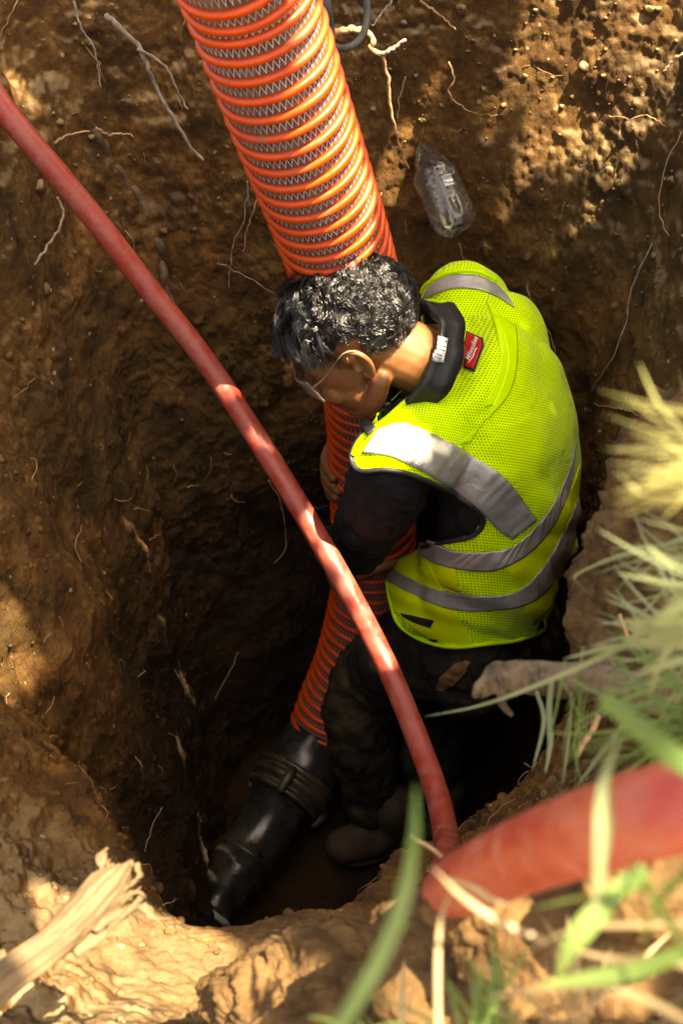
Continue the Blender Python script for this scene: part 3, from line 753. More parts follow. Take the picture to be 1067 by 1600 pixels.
def vest_mats():
    LC1, LC2 = (0.60, 0.97, 0.004), (0.68, 1.0, 0.006)
    m, nt, b = M("lime_mesh_fabric"); co = objco(nt)
    # knitted holes laid out in the plane of the back
    uvn = nt.nodes.new("ShaderNodeUVMap"); uvn.uv_map = "cloth"
    sp = nt.nodes.new("ShaderNodeSeparateXYZ"); nt.links.new(uvn.outputs[0], sp.inputs[0])
    u = math_(nt, 'MULTIPLY', sp.outputs[0], 1 / .0047); v = math_(nt, 'MULTIPLY', sp.outputs[1], 1 / .0043)
    row = math_(nt, 'FLOOR', v); sh = math_(nt, 'MULTIPLY', math_(nt, 'PINGPONG', row, 1.0), 0.5)
    fu = math_(nt, 'SUBTRACT', math_(nt, 'FRACT', math_(nt, 'ADD', u, sh)), 0.5); fv = math_(nt, 'SUBTRACT', math_(nt, 'FRACT', v), 0.5)
    d = math_(nt, 'SQRT', math_(nt, 'ADD', math_(nt, 'MULTIPLY', fu, fu), math_(nt, 'MULTIPLY', math_(nt, 'MULTIPLY', fv, fv), 1.3)))
    mr = nt.nodes.new("ShaderNodeMapRange"); nt.links.new(d, mr.inputs[0]); mr.inputs[1].default_value = .20; mr.inputs[2].default_value = .32
    base = ramp(nt, noise_n(nt, 12, 5, .6, co), [(.35, LC1), (.65, LC2)])
    col = mixc(nt, mr.outputs[0], (0.18, 0.30, 0.003), base)
    col = mixc(nt, ramp(nt, noise_n(nt, 7, 9, .72, co, .5), [(.60, (0, 0, 0)), (.84, (.5,) * 3)]), col, (.22, .19, .05))
    nt.links.new(col, b.inputs["Base Color"]); b.inputs["Roughness"].default_value = 0.75
    b.inputs["Sheen Weight"].default_value = 0.15; b.inputs["Specular IOR Level"].default_value = .25
    n1 = bump(nt, b, mr.outputs[0], 0.7, 0.0012)
    bump(nt, b, noise_n(nt, 18, 4, .55, co, .8), 0.6, 0.012, n1)
    s_ = noisy("lime_solid_fabric", (0.62, 0.80, 0.008), (0.70, 0.86, 0.012), 14, 0.62, 0.45, 0.004, 30, spec=.3)
    b_ = noisy("lime_binding", (0.50, 0.86, 0.010), (0.58, 0.90, 0.014), 40, 0.6, 0.3, 0.0008, 600, spec=.3)
    t, nt, b = M("reflective_tape"); co = objco(nt)
    nt.links.new(ramp(nt, noise_n(nt, 22, 6, .65, co), [(.3, (0.33, 0.325, 0.30)), (.7, (0.45, 0.44, 0.41))]), b.inputs["Base Color"])
    b.inputs["Roughness"].default_value = 0.38; b.inputs["Metallic"].default_value = 0.35
    n1 = bump(nt, b, noise_n(nt, 24, 5, .6, co, .5), 0.55, 0.008)
    bump(nt, b, noise_n(nt, 900, 2, .6, co), 0.15, 0.0005, n1)
    return m, s_, b_, t
VMESH, VSOL, VBIND, TAPE = vest_mats()
vest = child_mesh("safety_vest", vest_me, VMESH)
sm = vest.modifiers.new("thick", 'SOLIDIFY'); sm.thickness = 0.002; sm.offset = -1
vest_w = worker
def strip(name, ea, eb, mat, parent, off=0.0022, nu=90, nv=8, thick=.0012, tree=None, bulge=0.0, wob=0.0):
    """cloth strip sewn on the vest between two traced edges"""
    tree = tree or vtree_full
    A = catmull(np.array(ea, float), nu); B = catmull(np.array(eb, float), nu)
    W = parent_world(parent)
    G = np.full((nu, nv, 3), np.nan); 
    for i in range(nu):
        for j in range(nv):
            t = j / (nv - 1); x, y = A[i] * (1 - t) + B[i] * t
            h = cast(tree, x, y, off + bulge * math.sin(math.pi * t) + wob * math.sin(i * .9 + 2 * math.sin(i * .23)) * (0.4 + .6 * t))
            if h is not None: G[i, j] = h
    V = []; id_ = -np.ones((nu, nv), int)
    for i in range(nu):
        for j in range(nv):
            if not np.isnan(G[i, j, 0]): id_[i, j] = len(V); V.append(G[i, j] - np.array(W))
    Fs = []
    for i in range(nu - 1):
        for j in range(nv - 1):
            q = (id_[i, j], id_[i + 1, j], id_[i + 1, j + 1], id_[i, j + 1])
            if min(q) >= 0:
                pts = [np.array(V[k]) for k in q]
                if max(np.linalg.norm(pts[0] - pts[2]), np.linalg.norm(pts[1] - pts[3])) < .045: Fs.append(q)
    me = bpy.data.meshes.new(name); me.from_pydata([tuple(v) for v in V], [], Fs); me.update()
    o = link_mesh(name, me, mat, parent)
    s = o.modifiers.new("t", 'SOLIDIFY'); s.thickness = thick; s.offset = 0
    return o
def cord(name, pts, r, mat, parent, off=0.002, n=120, tree=None, flat=1.0):
    A = catmull(np.array(pts, float), n); c = []
    for x, y in A:
        h = cast(tree or vtree_full, x, y, off)
        if h is not None and (not c or np.linalg.norm(h - c[-1]) < .05): c.append(h)
    c = np.array(c)
    k = 3
    cs = np.array([c[max(0, i - k):i + k + 1].mean(0) for i in range(len(c))])
    return build(name, tube(cs, r, 8), mat, parent)
EPS = 3
# solid panels
strip("solid_panel", [(604, 902), (612, 880), (628, 868), (660, 862)], [(614, 952), (660, 992), (700, 1010), (742, 1010)], VSOL, vest, .0012, 40, 30)
strip("solid_panel", [(650, 858), (700, 866), (780, 890), (796, 905)], [(640, 900), (690, 905), (712, 915), (716, 1012)], VSOL, vest, .0009, 10, 10) if False else None
strip("solid_panel", [(790, 880), (850, 828), (890, 765), (905, 725)], [(832, 978), (868, 940), (893, 893), (903, 830)], VSOL, vest, .0012, 60, 24)
strip("solid_panel", [(628, 866), (680, 880), (712, 888)], [(650, 905), (690, 915), (718, 925)], VSOL, vest, .0011, 30, 14)
# seams / centre strip of the back
strip("back_seam_strip", [(786, 520), (792, 570), (770, 632), (735, 690)], [(806, 508), (808, 560), (790, 622), (716, 694)], VBIND, vest, .0014, 50, 6)
strip("back_yoke", [(760, 470), (776, 520), (780, 570), (757, 636)], [(790, 500), (806, 520), (802, 585), (772, 632)], VBIND, vest, .0011, 40, 10)
strip("seam", [(716, 694), (700, 722), (688, 745)], [(724, 698), (708, 724), (694, 748)], VBIND, vest, .0014, 20, 4)
# reflective tapes
strip("reflective_tape", [(566, 708), (612, 714), (668, 742), (716, 772), (752, 800), (778, 828), (800, 842)], [(590, 672), (630, 662), (690, 686), (748, 718), (788, 746), (816, 780), (838, 812)], TAPE, vest, .0024, 110, 10, wob=.0007)
strip("reflective_tape", [(640, 853), (672, 876), (716, 888), (772, 890), (822, 866), (862, 822), (886, 770), (893, 735)], [(672, 842), (706, 858), (752, 862), (800, 853), (842, 815), (872, 770), (890, 722), (896, 692)], TAPE, vest, .0030, 120, 10, wob=.0009)
strip("reflective_tape", [(594, 902), (650, 932), (710, 952), (770, 952), (830, 940), (872, 898), (898, 840), (908, 795)], [(600, 880), (640, 904), (690, 922), (754, 930), (808, 922), (850, 880), (886, 815), (904, 770)], TAPE, vest, .0030, 120, 10, wob=.0009)
strip("reflective_tape", [(660, 470), (700, 453), (740, 452), (776, 464), (804, 482)], [(672, 446), (700, 432), (740, 430), (770, 442), (792, 462)], TAPE, vest, .0024, 60, 8)
# bindings along the cut edges
cord("binding", [(592, 884), (640, 863), (690, 847), (738, 837), (757, 812), (736, 788), (690, 762), (640, 741), (600, 733), (562, 737), (549, 716), (556, 694), (572, 672)], .0042, COLLAR, vest)
cord("binding", [(552, 716), (558, 696), (575, 676), (604, 655), (642, 622), (690, 591), (719, 549), (725, 510), (712, 486), (692, 474), (660, 470)], .0045, VBIND, vest, .001)
cord("binding", [(868, 966), (842, 988), (805, 1000), (760, 1006), (705, 1011), (660, 1000), (624, 976), (612, 945), (604, 905), (596, 886)], .0040, VBIND, vest, .001)
cord("binding", [(655, 466), (668, 444), (702, 427), (742, 424), (776, 438)], .0042, VBIND, vest, .001)
# black hook patch low on the front
strip("hook_patch", [(631, 963), (650, 972), (674, 980)], [(628, 958), (652, 962), (680, 968)], COLLAR, vest, .004, 20, 8)
strip("hook_patch", [(566, 668), (572, 676), (578, 684)], [(576, 660), (584, 666), (590, 673)], COLLAR, vest, .008, 8, 6)

# emblem patch by the nape
def grid_decal(name, poly4, mat, parent, off, tree=None, n=14, thick=.001):
    (a, b, c, d) = [np.array(q, float) for q in poly4]
    return strip(name, [tuple(a), tuple(b)], [tuple(d), tuple(c)], mat, parent, off, n, n, thick, tree)
RB = noisy("emblem_black", (.01, .01, .01), (.02, .02, .02), 50, .6); RR = noisy("emblem_red", (.55, .010, .012), (.65, .015, .018), 50, .5, .2, .0005, 800)
RW = noisy("emblem_white", (.75, .75, .73), (.82, .82, .8), 50, .6)
def poly_fill(name, poly, mat, parent, off, thick=.0008, tree=None, n=26):
    """filled traced outline on cloth: fan of rings shrinking to the middle"""
    poly = np.array(poly, float); c = poly.mean(0)
    per = []
    for i in range(len(poly)):
        a, b = poly[i], poly[(i + 1) % len(poly)]
        for t in np.linspace(0, 1, 7)[:-1]: per.append(a * (1 - t) + b * t)
    per = np.array(per); W = np.array(parent_world(parent)); V = []; Fs = []; R = 7; m = len(per)
    for k in range(R + 1):
        f = 1 - k / R * .995
        for p_ in per:
            x = c + (p_ - c) * f; h = cast(tree or vtree_full, x[0], x[1], off)
            V.append((h if h is not None else P(x[0], x[1], 2.0)) - W)
    for k in range(R):
        for j in range(m): Fs.append((k * m + j, k * m + (j + 1) % m, (k + 1) * m + (j + 1) % m, (k + 1) * m + j))
    me = bpy.data.meshes.new(name); me.from_pydata([tuple(v) for v in V], [], Fs); me.update()
    o = link_mesh(name, me, mat, parent); s = o.modifiers.new("t", 'SOLIDIFY'); s.thickness = thick; s.offset = 0
    return o
emb = poly_fill("emblem_patch", [(728, 517), (756, 530), (757, 542), (742, 582), (725, 576), (727, 566), (724, 560)], RB, vest, .0022)
poly_fill("emblem_field", [(730.5, 520.5), (753, 531.5), (754, 541), (740.5, 578), (728.5, 573.5), (730, 563), (727.5, 559)], RR, emb, .0034)
def text_decal(name, body, center, size, ang, mat, parent, off, shear=0.0, tree=None, squash=1.0):
    cu = bpy.data.curves.new(name, 'FONT'); cu.body = body; cu.size = size; cu.shear = shear; cu.align_x = 'CENTER'; cu.align_y = 'CENTER'; cu.resolution_u = 3; cu.offset = size * .018
    to = bpy.data.objects.new(name, cu); COL.objects.link(to)
    dg = bpy.context.evaluated_depsgraph_get(); dg.update()
    me = bpy.data.meshes.new_from_object(to.evaluated_get(dg)); bpy.data.objects.remove(to)
    v = get_v(me); W = np.array(parent_world(parent)); a = D2R(ang); out = []
    for p_ in v:
        x, y = p_[0] * squash, p_[1]
        px = center[0] + x * math.cos(a) + y * math.sin(a); py = center[1] + x * math.sin(a) - y * math.cos(a)
        h = cast(tree or vtree_full, px, py, off); out.append((h if h is not None else P(px, py, 2.0)) - W)
    set_v(me, out); me.materials.clear(); me.materials.append(mat)
    return link_mesh(name, me, None, parent, smooth=False)
text_decal("emblem_lettering", "Milwaukee", (739.5, 547), 11.5, -70, RW, emb, .0045, .35, squash=.78)
cord("emblem_bolt", [(733, 570), (741, 560), (743, 553), (748, 545)], .0007, RW, emb, .0045, 30)

# label in the collar
ct = bvh(collar.data)
class _T:   # collar mesh is in the worker's frame
    def __init__(s, t, w): s.t = t; s.w = w
    def ray_cast(s, o, d):
        h, n, i, t = s.t.ray_cast(o - s.w, d); return (h + s.w if h is not None else None), n, i, t
CT = _T(ct, Vector(WO))
try:
    lb = grid_decal("care_label", [(681, 524), (698, 529), (692, 566), (677, 564)], RW, collar, .003, CT, 8, .0006)
    for k, (x0, y0, x1, y1) in enumerate([(686, 531, 695, 534), (684, 538, 693, 541), (683, 545, 692, 547), (682, 552, 688, 554), (681, 557, 689, 559)]):
        grid_decal("label_print", [(x0, y0), (x1, y1), (x1 - .3, y1 + .9), (x0 - .3, y0 + .9)], RB, lb, .0042, CT, 4, .0003)
except Exception as ex: print("label", ex)

# hip patch of tan leather, metal clip below the hem
TT = _T(TRT, Vector(WO))
LEA = noisy("tan_leather", (.16, .07, .025), (.34, .17, .07), 60, .6, .5, .001, 200)
poly_fill("leather_patch", [(684, 1068), (690, 1056), (712, 1036), (728, 1030), (736, 1034), (730, 1046), (712, 1066), (694, 1080), (685, 1078)], LEA, worker, .004, .003, TT)
clip = empty("belt_clip", np.array(P(768, 1012, 2.30)) - WO); clip.parent = worker
for pts, r in (([(752, 1008), (748, 1020), (756, 1030), (768, 1026), (764, 1012), (754, 1008)], .0016), ([(764, 1014), (774, 1004), (782, 1010), (778, 1024)], .0014)):
    build("wire", tube(catmull(np.array([P(x, y, 2.29) for x, y in pts]), 30), r, 8), noisy("clip_metal", (.2, .18, .14), (.4, .36, .3), 80, .35), clip)
clip["label"] = "thin bent wire clip below the vest hem"

# safety glasses: temple arm from the ear to the lens
GL, nt_, b_ = M("clear_plastic_tan"); b_.inputs["Base Color"].default_value = (.34, .25, .15, 1); b_.inputs["Roughness"].default_value = .2; b_.inputs["Transmission Weight"].default_value = .35
LENS, nt_, b_ = M("lens_plastic"); b_.inputs["Base Color"].default_value = (.75, .68, .55, 1); b_.inputs["Roughness"].default_value = .12; b_.inputs["Transmission Weight"].default_value = .8
gl = empty("safety_glasses", H(0, .1, .01)); tag(gl, "clear safety glasses with pale temple arms on the worker's face", "glasses")
for s in (1, -1):
    build("temple_arm", tube(catmull(np.array([H(s * .089, -.020, .030), H(s * .0885, -.002, .036), H(s * .084, .025, .026), H(s * .078, .055, .014), H(s * .070, .086, .006)]), 30), np.linspace(.0018, .0034, 30), 10, ry=.5), GL, gl)
V = []; Fs = []
for i in range(25):
    a = -1 + 2 * i / 24
    for j in range(8):
        z = .016 - .032 * j / 7
        V.append(H(.076 * a, .118 - .036 * abs(a) ** 2.4 , z + .004 - .010 * a * a * (1 if z < 0 else -.3)))
for i in range(24):
    for j in range(7): Fs.append((i * 8 + j, i * 8 + j + 1, (i + 1) * 8 + j + 1, (i + 1) * 8 + j))
ln = build("lens", (V, Fs), LENS, gl); s_ = ln.modifiers.new("t", 'SOLIDIFY'); s_.thickness = .0022

# ------------------------------------------------------------------ hair
def hair():
    m, nt, b = M("dark_curly_hair")
    b.inputs["Base Color"].default_value = (0.007, 0.0055, 0.0045, 1); b.inputs["Roughness"].default_value = 0.28; b.inputs["IOR"].default_value = 1.55
    b.inputs["Specular IOR Level"].default_value = .85; b.inputs["Anisotropic"].default_value = .0
    b.inputs["Sheen Weight"].default_value = 0.0
    r = np.random.default_rng(11)
    cen = np.array([0, -.012, .038]); rad = np.array([.079, .100, .086])
    def hairline(n):
        y = n[1]
        return np.interp(y, [-1, -.75, -.3, 0, .25, .5, .8, 1], [-.62, -.60, -.38, -.12, .02, .18, .42, .50])
    Wd = lambda l: H(*l)
    grav = np.array([hL @ [0, 0, -1.0], hF @ [0, 0, -1.0], hU @ [0, 0, -1.0]])
    V = []; Fs = []; cnt = 0
    nseg = 11
    roots = []
    while len(roots) < 1150:
        n = nrm(r.normal(size=3))
        if n[2] > hairline(n) and not (abs(n[0]) > .75 and abs(n[1]) < .22 and n[2] < .25): roots.append(n)
    for n in roots:
        ed = n[2] - hairline(n)
        side = abs(n[0]) > .8
        top = np.clip(ed / .7, 0, 1)
        ln = .022 + .032 * top + (.040 if n[1] > .1 else 0) * top + r.uniform(-.006, .012)
        if abs(n[0]) > .6 and n[2] < .35 and n[1] > -.5: ln = .014
        if n[1] < -.4: ln *= .72
        p0 = cen + n * rad
        fwd = np.array([r.normal() * .5, .9 if n[1] > -.2 else -.1, -.2 if n[1] > .2 else .0])
        tang = fwd - n * (fwd @ n) + r.normal(size=3) * .55; tang = nrm(tang - n * (tang @ n))
        dirv = nrm(n * .75 + tang * .9)
        ax1 = nrm(np.cross(dirv, n + r.normal(size=3) * .3)); ax2 = np.cross(dirv, ax1)
        cr = r.uniform(.005, .0105) * (0.4 + .6 * top); om = r.uniform(4.5, 8.5); ph = r.uniform(0, 6.3); hand_ = r.choice([-1, 1])
        ts = np.linspace(0, 1, nseg)
        g = []
        pos = p0.copy(); d = dirv.copy()
        for k, t in enumerate(ts):
            off = cr * min(1, t * 3) * (ax1 * (math.cos(ph + om * t) - math.cos(ph)) + hand_ * ax2 * (math.sin(ph + om * t) - math.sin(ph)))
            g.append(pos + off)
            d = nrm(d + tang * .10 + grav * .13 - n * .10); pos = pos + d * ln / (nseg - 1)
        g = np.array(g)
        for k in range(1, nseg):    # stay outside the skull
            q = (g[k] - cen) / rad; l = np.linalg.norm(q)
            if l < 1.05: g[k] = cen + q / l * rad * 1.05
        ns = 20 if top > .2 else 16
        for s in range(ns):
            o0 = nrm(np.cross(r.normal(size=3), n)) * abs(r.normal()) * .0046
            c = g.copy()
            jit = r.normal(size=3) * .0026; ph2 = r.uniform(0, 6.3); fz = r.uniform(.0003, .0014)
            L_ = r.uniform(.82, 1.08)
            for k, t in enumerate(ts):
                c[k] = g[0] + (g[k] - g[0]) * L_ + o0 * (1 - .40 * t ** .8) + jit * t + fz * np.array([math.sin(ph2 + 9 * t), math.cos(ph2 + 7 * t), math.sin(ph2 * 2 + 8 * t)]) * t
            cw = HC + c[:, :1] * hL + c[:, 1:2] * hF + c[:, 2:] * hU
            T = nrm(np.gradient(cw, axis=0)); A = nrm(np.cross(T, [.3, .5, .8])); B = np.cross(T, A)
            rr = .00050 * (1 - .75 * ts ** 2)
            for k in range(nseg):
                for j in range(3):
                    an = 2.094 * j
                    V.append(cw[k] + rr[k] * (A[k] * math.cos(an) + B[k] * math.sin(an)))
            for k in range(nseg - 1):
                for j in range(3):
                    Fs.append((cnt + k * 3 + j, cnt + k * 3 + (j + 1) % 3, cnt + (k + 1) * 3 + (j + 1) % 3, cnt + (k + 1) * 3 + j))
            cnt += nseg * 3
    V = np.array(V) - WO
    h = link_mesh("hair", quads_mesh(V, Fs), m, worker)
    # dense under-layer hugging the scalp
    Vv = []; Ff = []; nu, nv = 72, 48
    for i in range(nv):
        for j in range(nu):
            th_ = math.pi * (i / (nv - 1)) * .82; a = 2 * math.pi * j / nu
            n = np.array([math.sin(th_) * math.sin(a), math.sin(th_) * math.cos(a), math.cos(th_)])
            hl = hairline(n); k = 1.075 if n[2] > hl + .10 else (1.03 if n[2] > hl + .02 else .90)
            if abs(n[0]) > .78 and abs(n[1]) < .2 and n[2] < .22: k = .9
            Vv.append(cen + n * rad * (k + .02 * math.sin(9 * a + 5 * th_) * (k > 1)))
    for i in range(nv - 1):
        for j in range(nu): Ff.append((i * nu + j, (i + 1) * nu + j, (i + 1) * nu + (j + 1) % nu, i * nu + (j + 1) % nu))
    build("hair_underlayer", ([H(*q) for q in Vv], Ff), noisy("hair_base", (.006, .005, .004), (.016, .012, .01), 120, .5, 1.0, .003, 260), worker)
hair()

# ------------------------------------------------------------------ roots on the pit walls
ROOTM = [noisy("root_bark_grey", (.16, .12, .085), (.34, .27, .20), 60, .85, .6, .001, 150), noisy("root_bark_tan", (.26, .13, .055), (.50, .30, .15), 50, .8, .6, .001, 150), noisy("root_bark_dark", (.07, .042, .02), (.15, .09, .045), 40, .85, .7, .002, 120)]
def root(pts, r0, r1, mat, label, off=0.006, lift=0.0, group="roots hanging out of the pit walls", rnd=0.003, seg=9):
    """pts: traced px points on the wall (optional third value lifts it off the wall)"""
    c = []
    for p in pts:
        h = gcast(p[0], p[1], 0.0); d = pix(h)[2] - off - (p[2] if len(p) > 2 else lift)
        c.append(P(p[0], p[1], d))
    n = max(14, 8 * len(c)); cc = catmull(np.array(c), n)
    t = np.linspace(0, 1, n); rr = r0 * (1 - t) + r1 * t
    rr = rr * (1 + (.10 if r0 > .007 else .22) * perlin(np.stack([t * 14 + pts[0][0], t * 0, t * 0], 1)))
    jit = np.stack([perlin(np.stack([t * n / 3.2 + pts[0][1] * .37 + 31 * k, t * 0 + .5, t * 0], 1)) for k in range(3)], 1) * rnd
    o = build("root", tube(cc + jit, rr, seg), ROOTM[mat]); tag(o, label, "root", group); return o
root([(165, 22), (190, 45), (215, 70), (232, 105), (246, 140), (268, 178), (288, 212), (300, 232), (316, 248)], .0050, .0024, 0, "longest forked grey root left of the orange hose, its main strand", lift=.03)
root([(215, 75), (250, 95), (268, 120), (280, 148), (293, 170)], .0030, .0014, 0, "short side strand branching off the long grey root", lift=.035)
root([(115, 0), (125, 40), (145, 72), (152, 100), (158, 134)], .0022, .0012, 0, "thin pale root at the top of the left wall beside the long grey one", lift=.02)
root([(90, 308), (98, 335), (86, 368), (70, 390), (56, 412)], .0024, .0022, 0, "curled grey root just below the red hose on the left wall", lift=.02)
root([(84, 222), (110, 210), (140, 203)], .0022, .0014, 1, "short pale root crossing behind the red hose", lift=.02)
root([(150, 200), (172, 210), (200, 208), (206, 214)], .0024, .0016, 1, "short kinked root over the thick dark root", lift=.02)
root([(140, 195), (168, 235), (200, 285), (226, 325), (244, 378), (252, 430), (268, 480), (285, 520)], .0075, .0085, 2, "thick dark root running down the left wall like a rib", off=-.004, rnd=.009, seg=14)
root([(388, 282), (384, 320), (380, 350), (366, 375), (360, 410), (356, 448)], .0013, .0009, 0, "hair-thin root hanging left of the orange hose, longer one", lift=.02)
root([(404, 298), (396, 330), (385, 360), (380, 394)], .0013, .0009, 1, "hair-thin root hanging left of the orange hose, shorter one", lift=.02)
root([(340, 410), (372, 425), (400, 440), (425, 458)], .0011, .0008, 0, "fine root reaching toward the worker's hair", lift=.015)
root([(518, 52), (545, 45), (572, 48), (580, 58), (582, 76), (592, 84)], .0062, .0040, 1, "reddish knuckled root poking out at the top right of the orange hose", lift=.07, rnd=.004)
root([(592, 84), (612, 76), (632, 62)], .0040, .0026, 0, "grey stub branching off the reddish root", lift=.06)
root([(594, 80), (604, 110), (608, 150), (614, 190), (624, 225), (638, 264)], .0036, .0018, 1, "long pinkish root hanging down toward the bottle", lift=.06)
root([(634, 118), (624, 150), (622, 185)], .0016, .0010, 0, "thin pale root beside the long pinkish one", lift=.03)
root([(656, 0), (680, 18), (700, 34), (712, 46)], .0022, .0012, 1, "thin root near the top edge right of the orange hose", lift=.02)
root([(612, 0), (596, 20), (580, 40)], .0020, .0014, 0, "thin grey root rising above the reddish root", lift=.05)
root([(702, 96), (708, 120), (702, 144), (722, 166), (748, 178)], .0016, .0009, 1, "wavy thin root above the bottle", lift=.02)
root([(822, 446), (835, 480), (855, 515), (868, 552)], .0015, .0012, 0, "thin root arching beside the worker's back", lift=.05)
root([(716, 380), (722, 398), (734, 418)], .0015, .0008, 0, "thin root dangling under the bottle's base", lift=.03)
root([(1018, 380), (990, 440), (978, 500), (955, 560), (922, 612)], .0014, .0010, 0, "long fine root on the right wall beside the worker's back", lift=.02)
root([(928, 632), (960, 636), (990, 645), (1024, 655)], .0016, .0010, 0, "pale fine root level with the worker's shoulder blade", lift=.015)
root([(1067, 205), (1040, 260), (1030, 330), (1044, 370)], .0012, .0008, 1, "fine rusty root at the right edge", lift=.02)
root([(950, 180), (985, 186), (1010, 180), (1040, 196)], .0012, .0008, 1, "fine root among pale crumbs at the upper right", lift=.02)
root([(372, 1020), (356, 1056), (336, 1092)], .0012, .0008, 0, "thin root in the dark left of the worker's knee", lift=.02)
root([(252, 1262), (238, 1292), (226, 1330)], .0013, .0009, 0, "thin curved root above the black pipe's left side", lift=.02)
root([(130, 820), (118, 850), (128, 880)], .0011, .0007, 0, "fine root low on the left wall", lift=.012)
root([(420, 750), (440, 790), (446, 850), (430, 880)], .0014, .0009, 1, "thin root beside the red hose's middle", lift=.03)
root([(1067, 80), (1050, 96), (1036, 112)], .0026, .0016, 1, "stubby root cut off at the right edge", lift=.03)

# ------------------------------------------------------------------ pebbles and crumbs (countless)
def lump(c, r, seed, squash=.75, n=10, m=7, rough=.25):
    V, Fs = ellipsoid(np.zeros(3), [[r, 0, 0], [0, r, 0], [0, 0, r * squash]], n, m)
    V = np.array(V); k = 1 + rough * perlin(V / r * 1.1 + seed * 3.7) + rough * .5 * perlin(V / r * 2.6 + seed * 1.3)
    return (V * k[:, None]) + c, Fs
def crumbs():
    r = np.random.default_rng(5); gs = []
    V0 = get_v(ground_me)
    R = np.linalg.norm(V0[:, :2] - C0, axis=1)
    w = np.where((R < 1.7) & (V0[:, 2] > -1.5), 1.0, 0.0); w /= w.sum()
    ids = r.choice(len(V0), 9000, p=w)
    for k, i in enumerate(ids):
        gs.append(lump(V0[i], float(np.clip(r.lognormal(-6.1, .62), .0010, .013)), k, .8, 7, 5, .5))
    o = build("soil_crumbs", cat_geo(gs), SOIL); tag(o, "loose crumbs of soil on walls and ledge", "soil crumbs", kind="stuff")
crumbs()
def root_hairs():
    r = np.random.default_rng(15); gs = []; V0 = get_v(ground_me); N0 = get_n(ground_me)
    R = np.linalg.norm(V0[:, :2] - C0, axis=1); w = np.where((R < 1.1) & (V0[:, 2] > -1.2) & (N0[:, 2] < .8), 1.0, 0.0); w /= w.sum()
    for i in r.choice(len(V0), 230, p=w):
        n = N0[i] if N0[i] @ (np.array([0, 1.2, -.5]) - V0[i]) > 0 else -N0[i]
        g = nrm(np.cross(n, r.normal(size=3)) + np.array([0, 0, -.9])); L = r.uniform(.015, .09); t = np.linspace(0, 1, 9)[:, None]
        c = V0[i] + n * .002 + g * L * t + n * (.012 * np.sin(3 * t)) * r.uniform(.2, 1) + np.cumsum(r.normal(size=(9, 3)), 0) * L * .035
        gs.append(tube(c, np.linspace(.0007, .0003, 9) * r.uniform(.7, 1.6), 5))
    o = build("root_hairs", cat_geo(gs), ROOTM[1]); tag(o, "hair-thin rootlets all over the pit walls", "root hairs", kind="stuff")
root_hairs()
CLODM = noisy('clod_earth', (.055, .028, .010), (.165, .092, .036), 26, .9, 1.0, .008, 70, detail=9, spec=.2)
def clod(px, py, d, r, seed, label, squash=.8, stretch=(1, 1, 1), rough=.35):
    V, Fs = ellipsoid(np.zeros(3), [[r, 0, 0], [0, r, 0], [0, 0, r]], 260, 150)
    V = np.array(V); V = V * stretch
    n = nrm(V)
    h = 1 + rough * fbm(n * 1.0, .9, 3, .5, off=seed) + .16 * fbm(V, .055, 4, .62, billow=True, off=seed * 2.) + .07 * fbm(V, .014, 3, .65, off=seed * 3.) 
    o = build("earth_clod", ((V * h[:, None]) + P(px, py, d), Fs), CLODM); tag(o, label, "earth clod"); return o
clod(580, 1618, 1.10, .098, 4, "large crumbly clod of earth at the bottom edge below the worker's feet", stretch=(1.45, .9, .75), rough=.5)
clod(1095, 900, 1.30, .16, 14, "tall block of brown earth at the right edge behind the grass", stretch=(.75, .8, 1.3), rough=.35)
clod(1128, 735, 1.45, .10, 19, "upper block of brown earth at the right edge above the tall one", stretch=(.9, .8, 1.1))
clod(900, 1450, .83, .06, 24, "pale clod of earth under the foreground hose", stretch=(1.5, 1, .6))
clod(760, 1500, .90, .06, 29, "flat sunlit clod beneath the hose loop", stretch=(1.4, 1, .6))
clod(1040, 1380, .74, .035, 33, "small pale clod right of the hose near the right edge", stretch=(1.4, 1, .8))

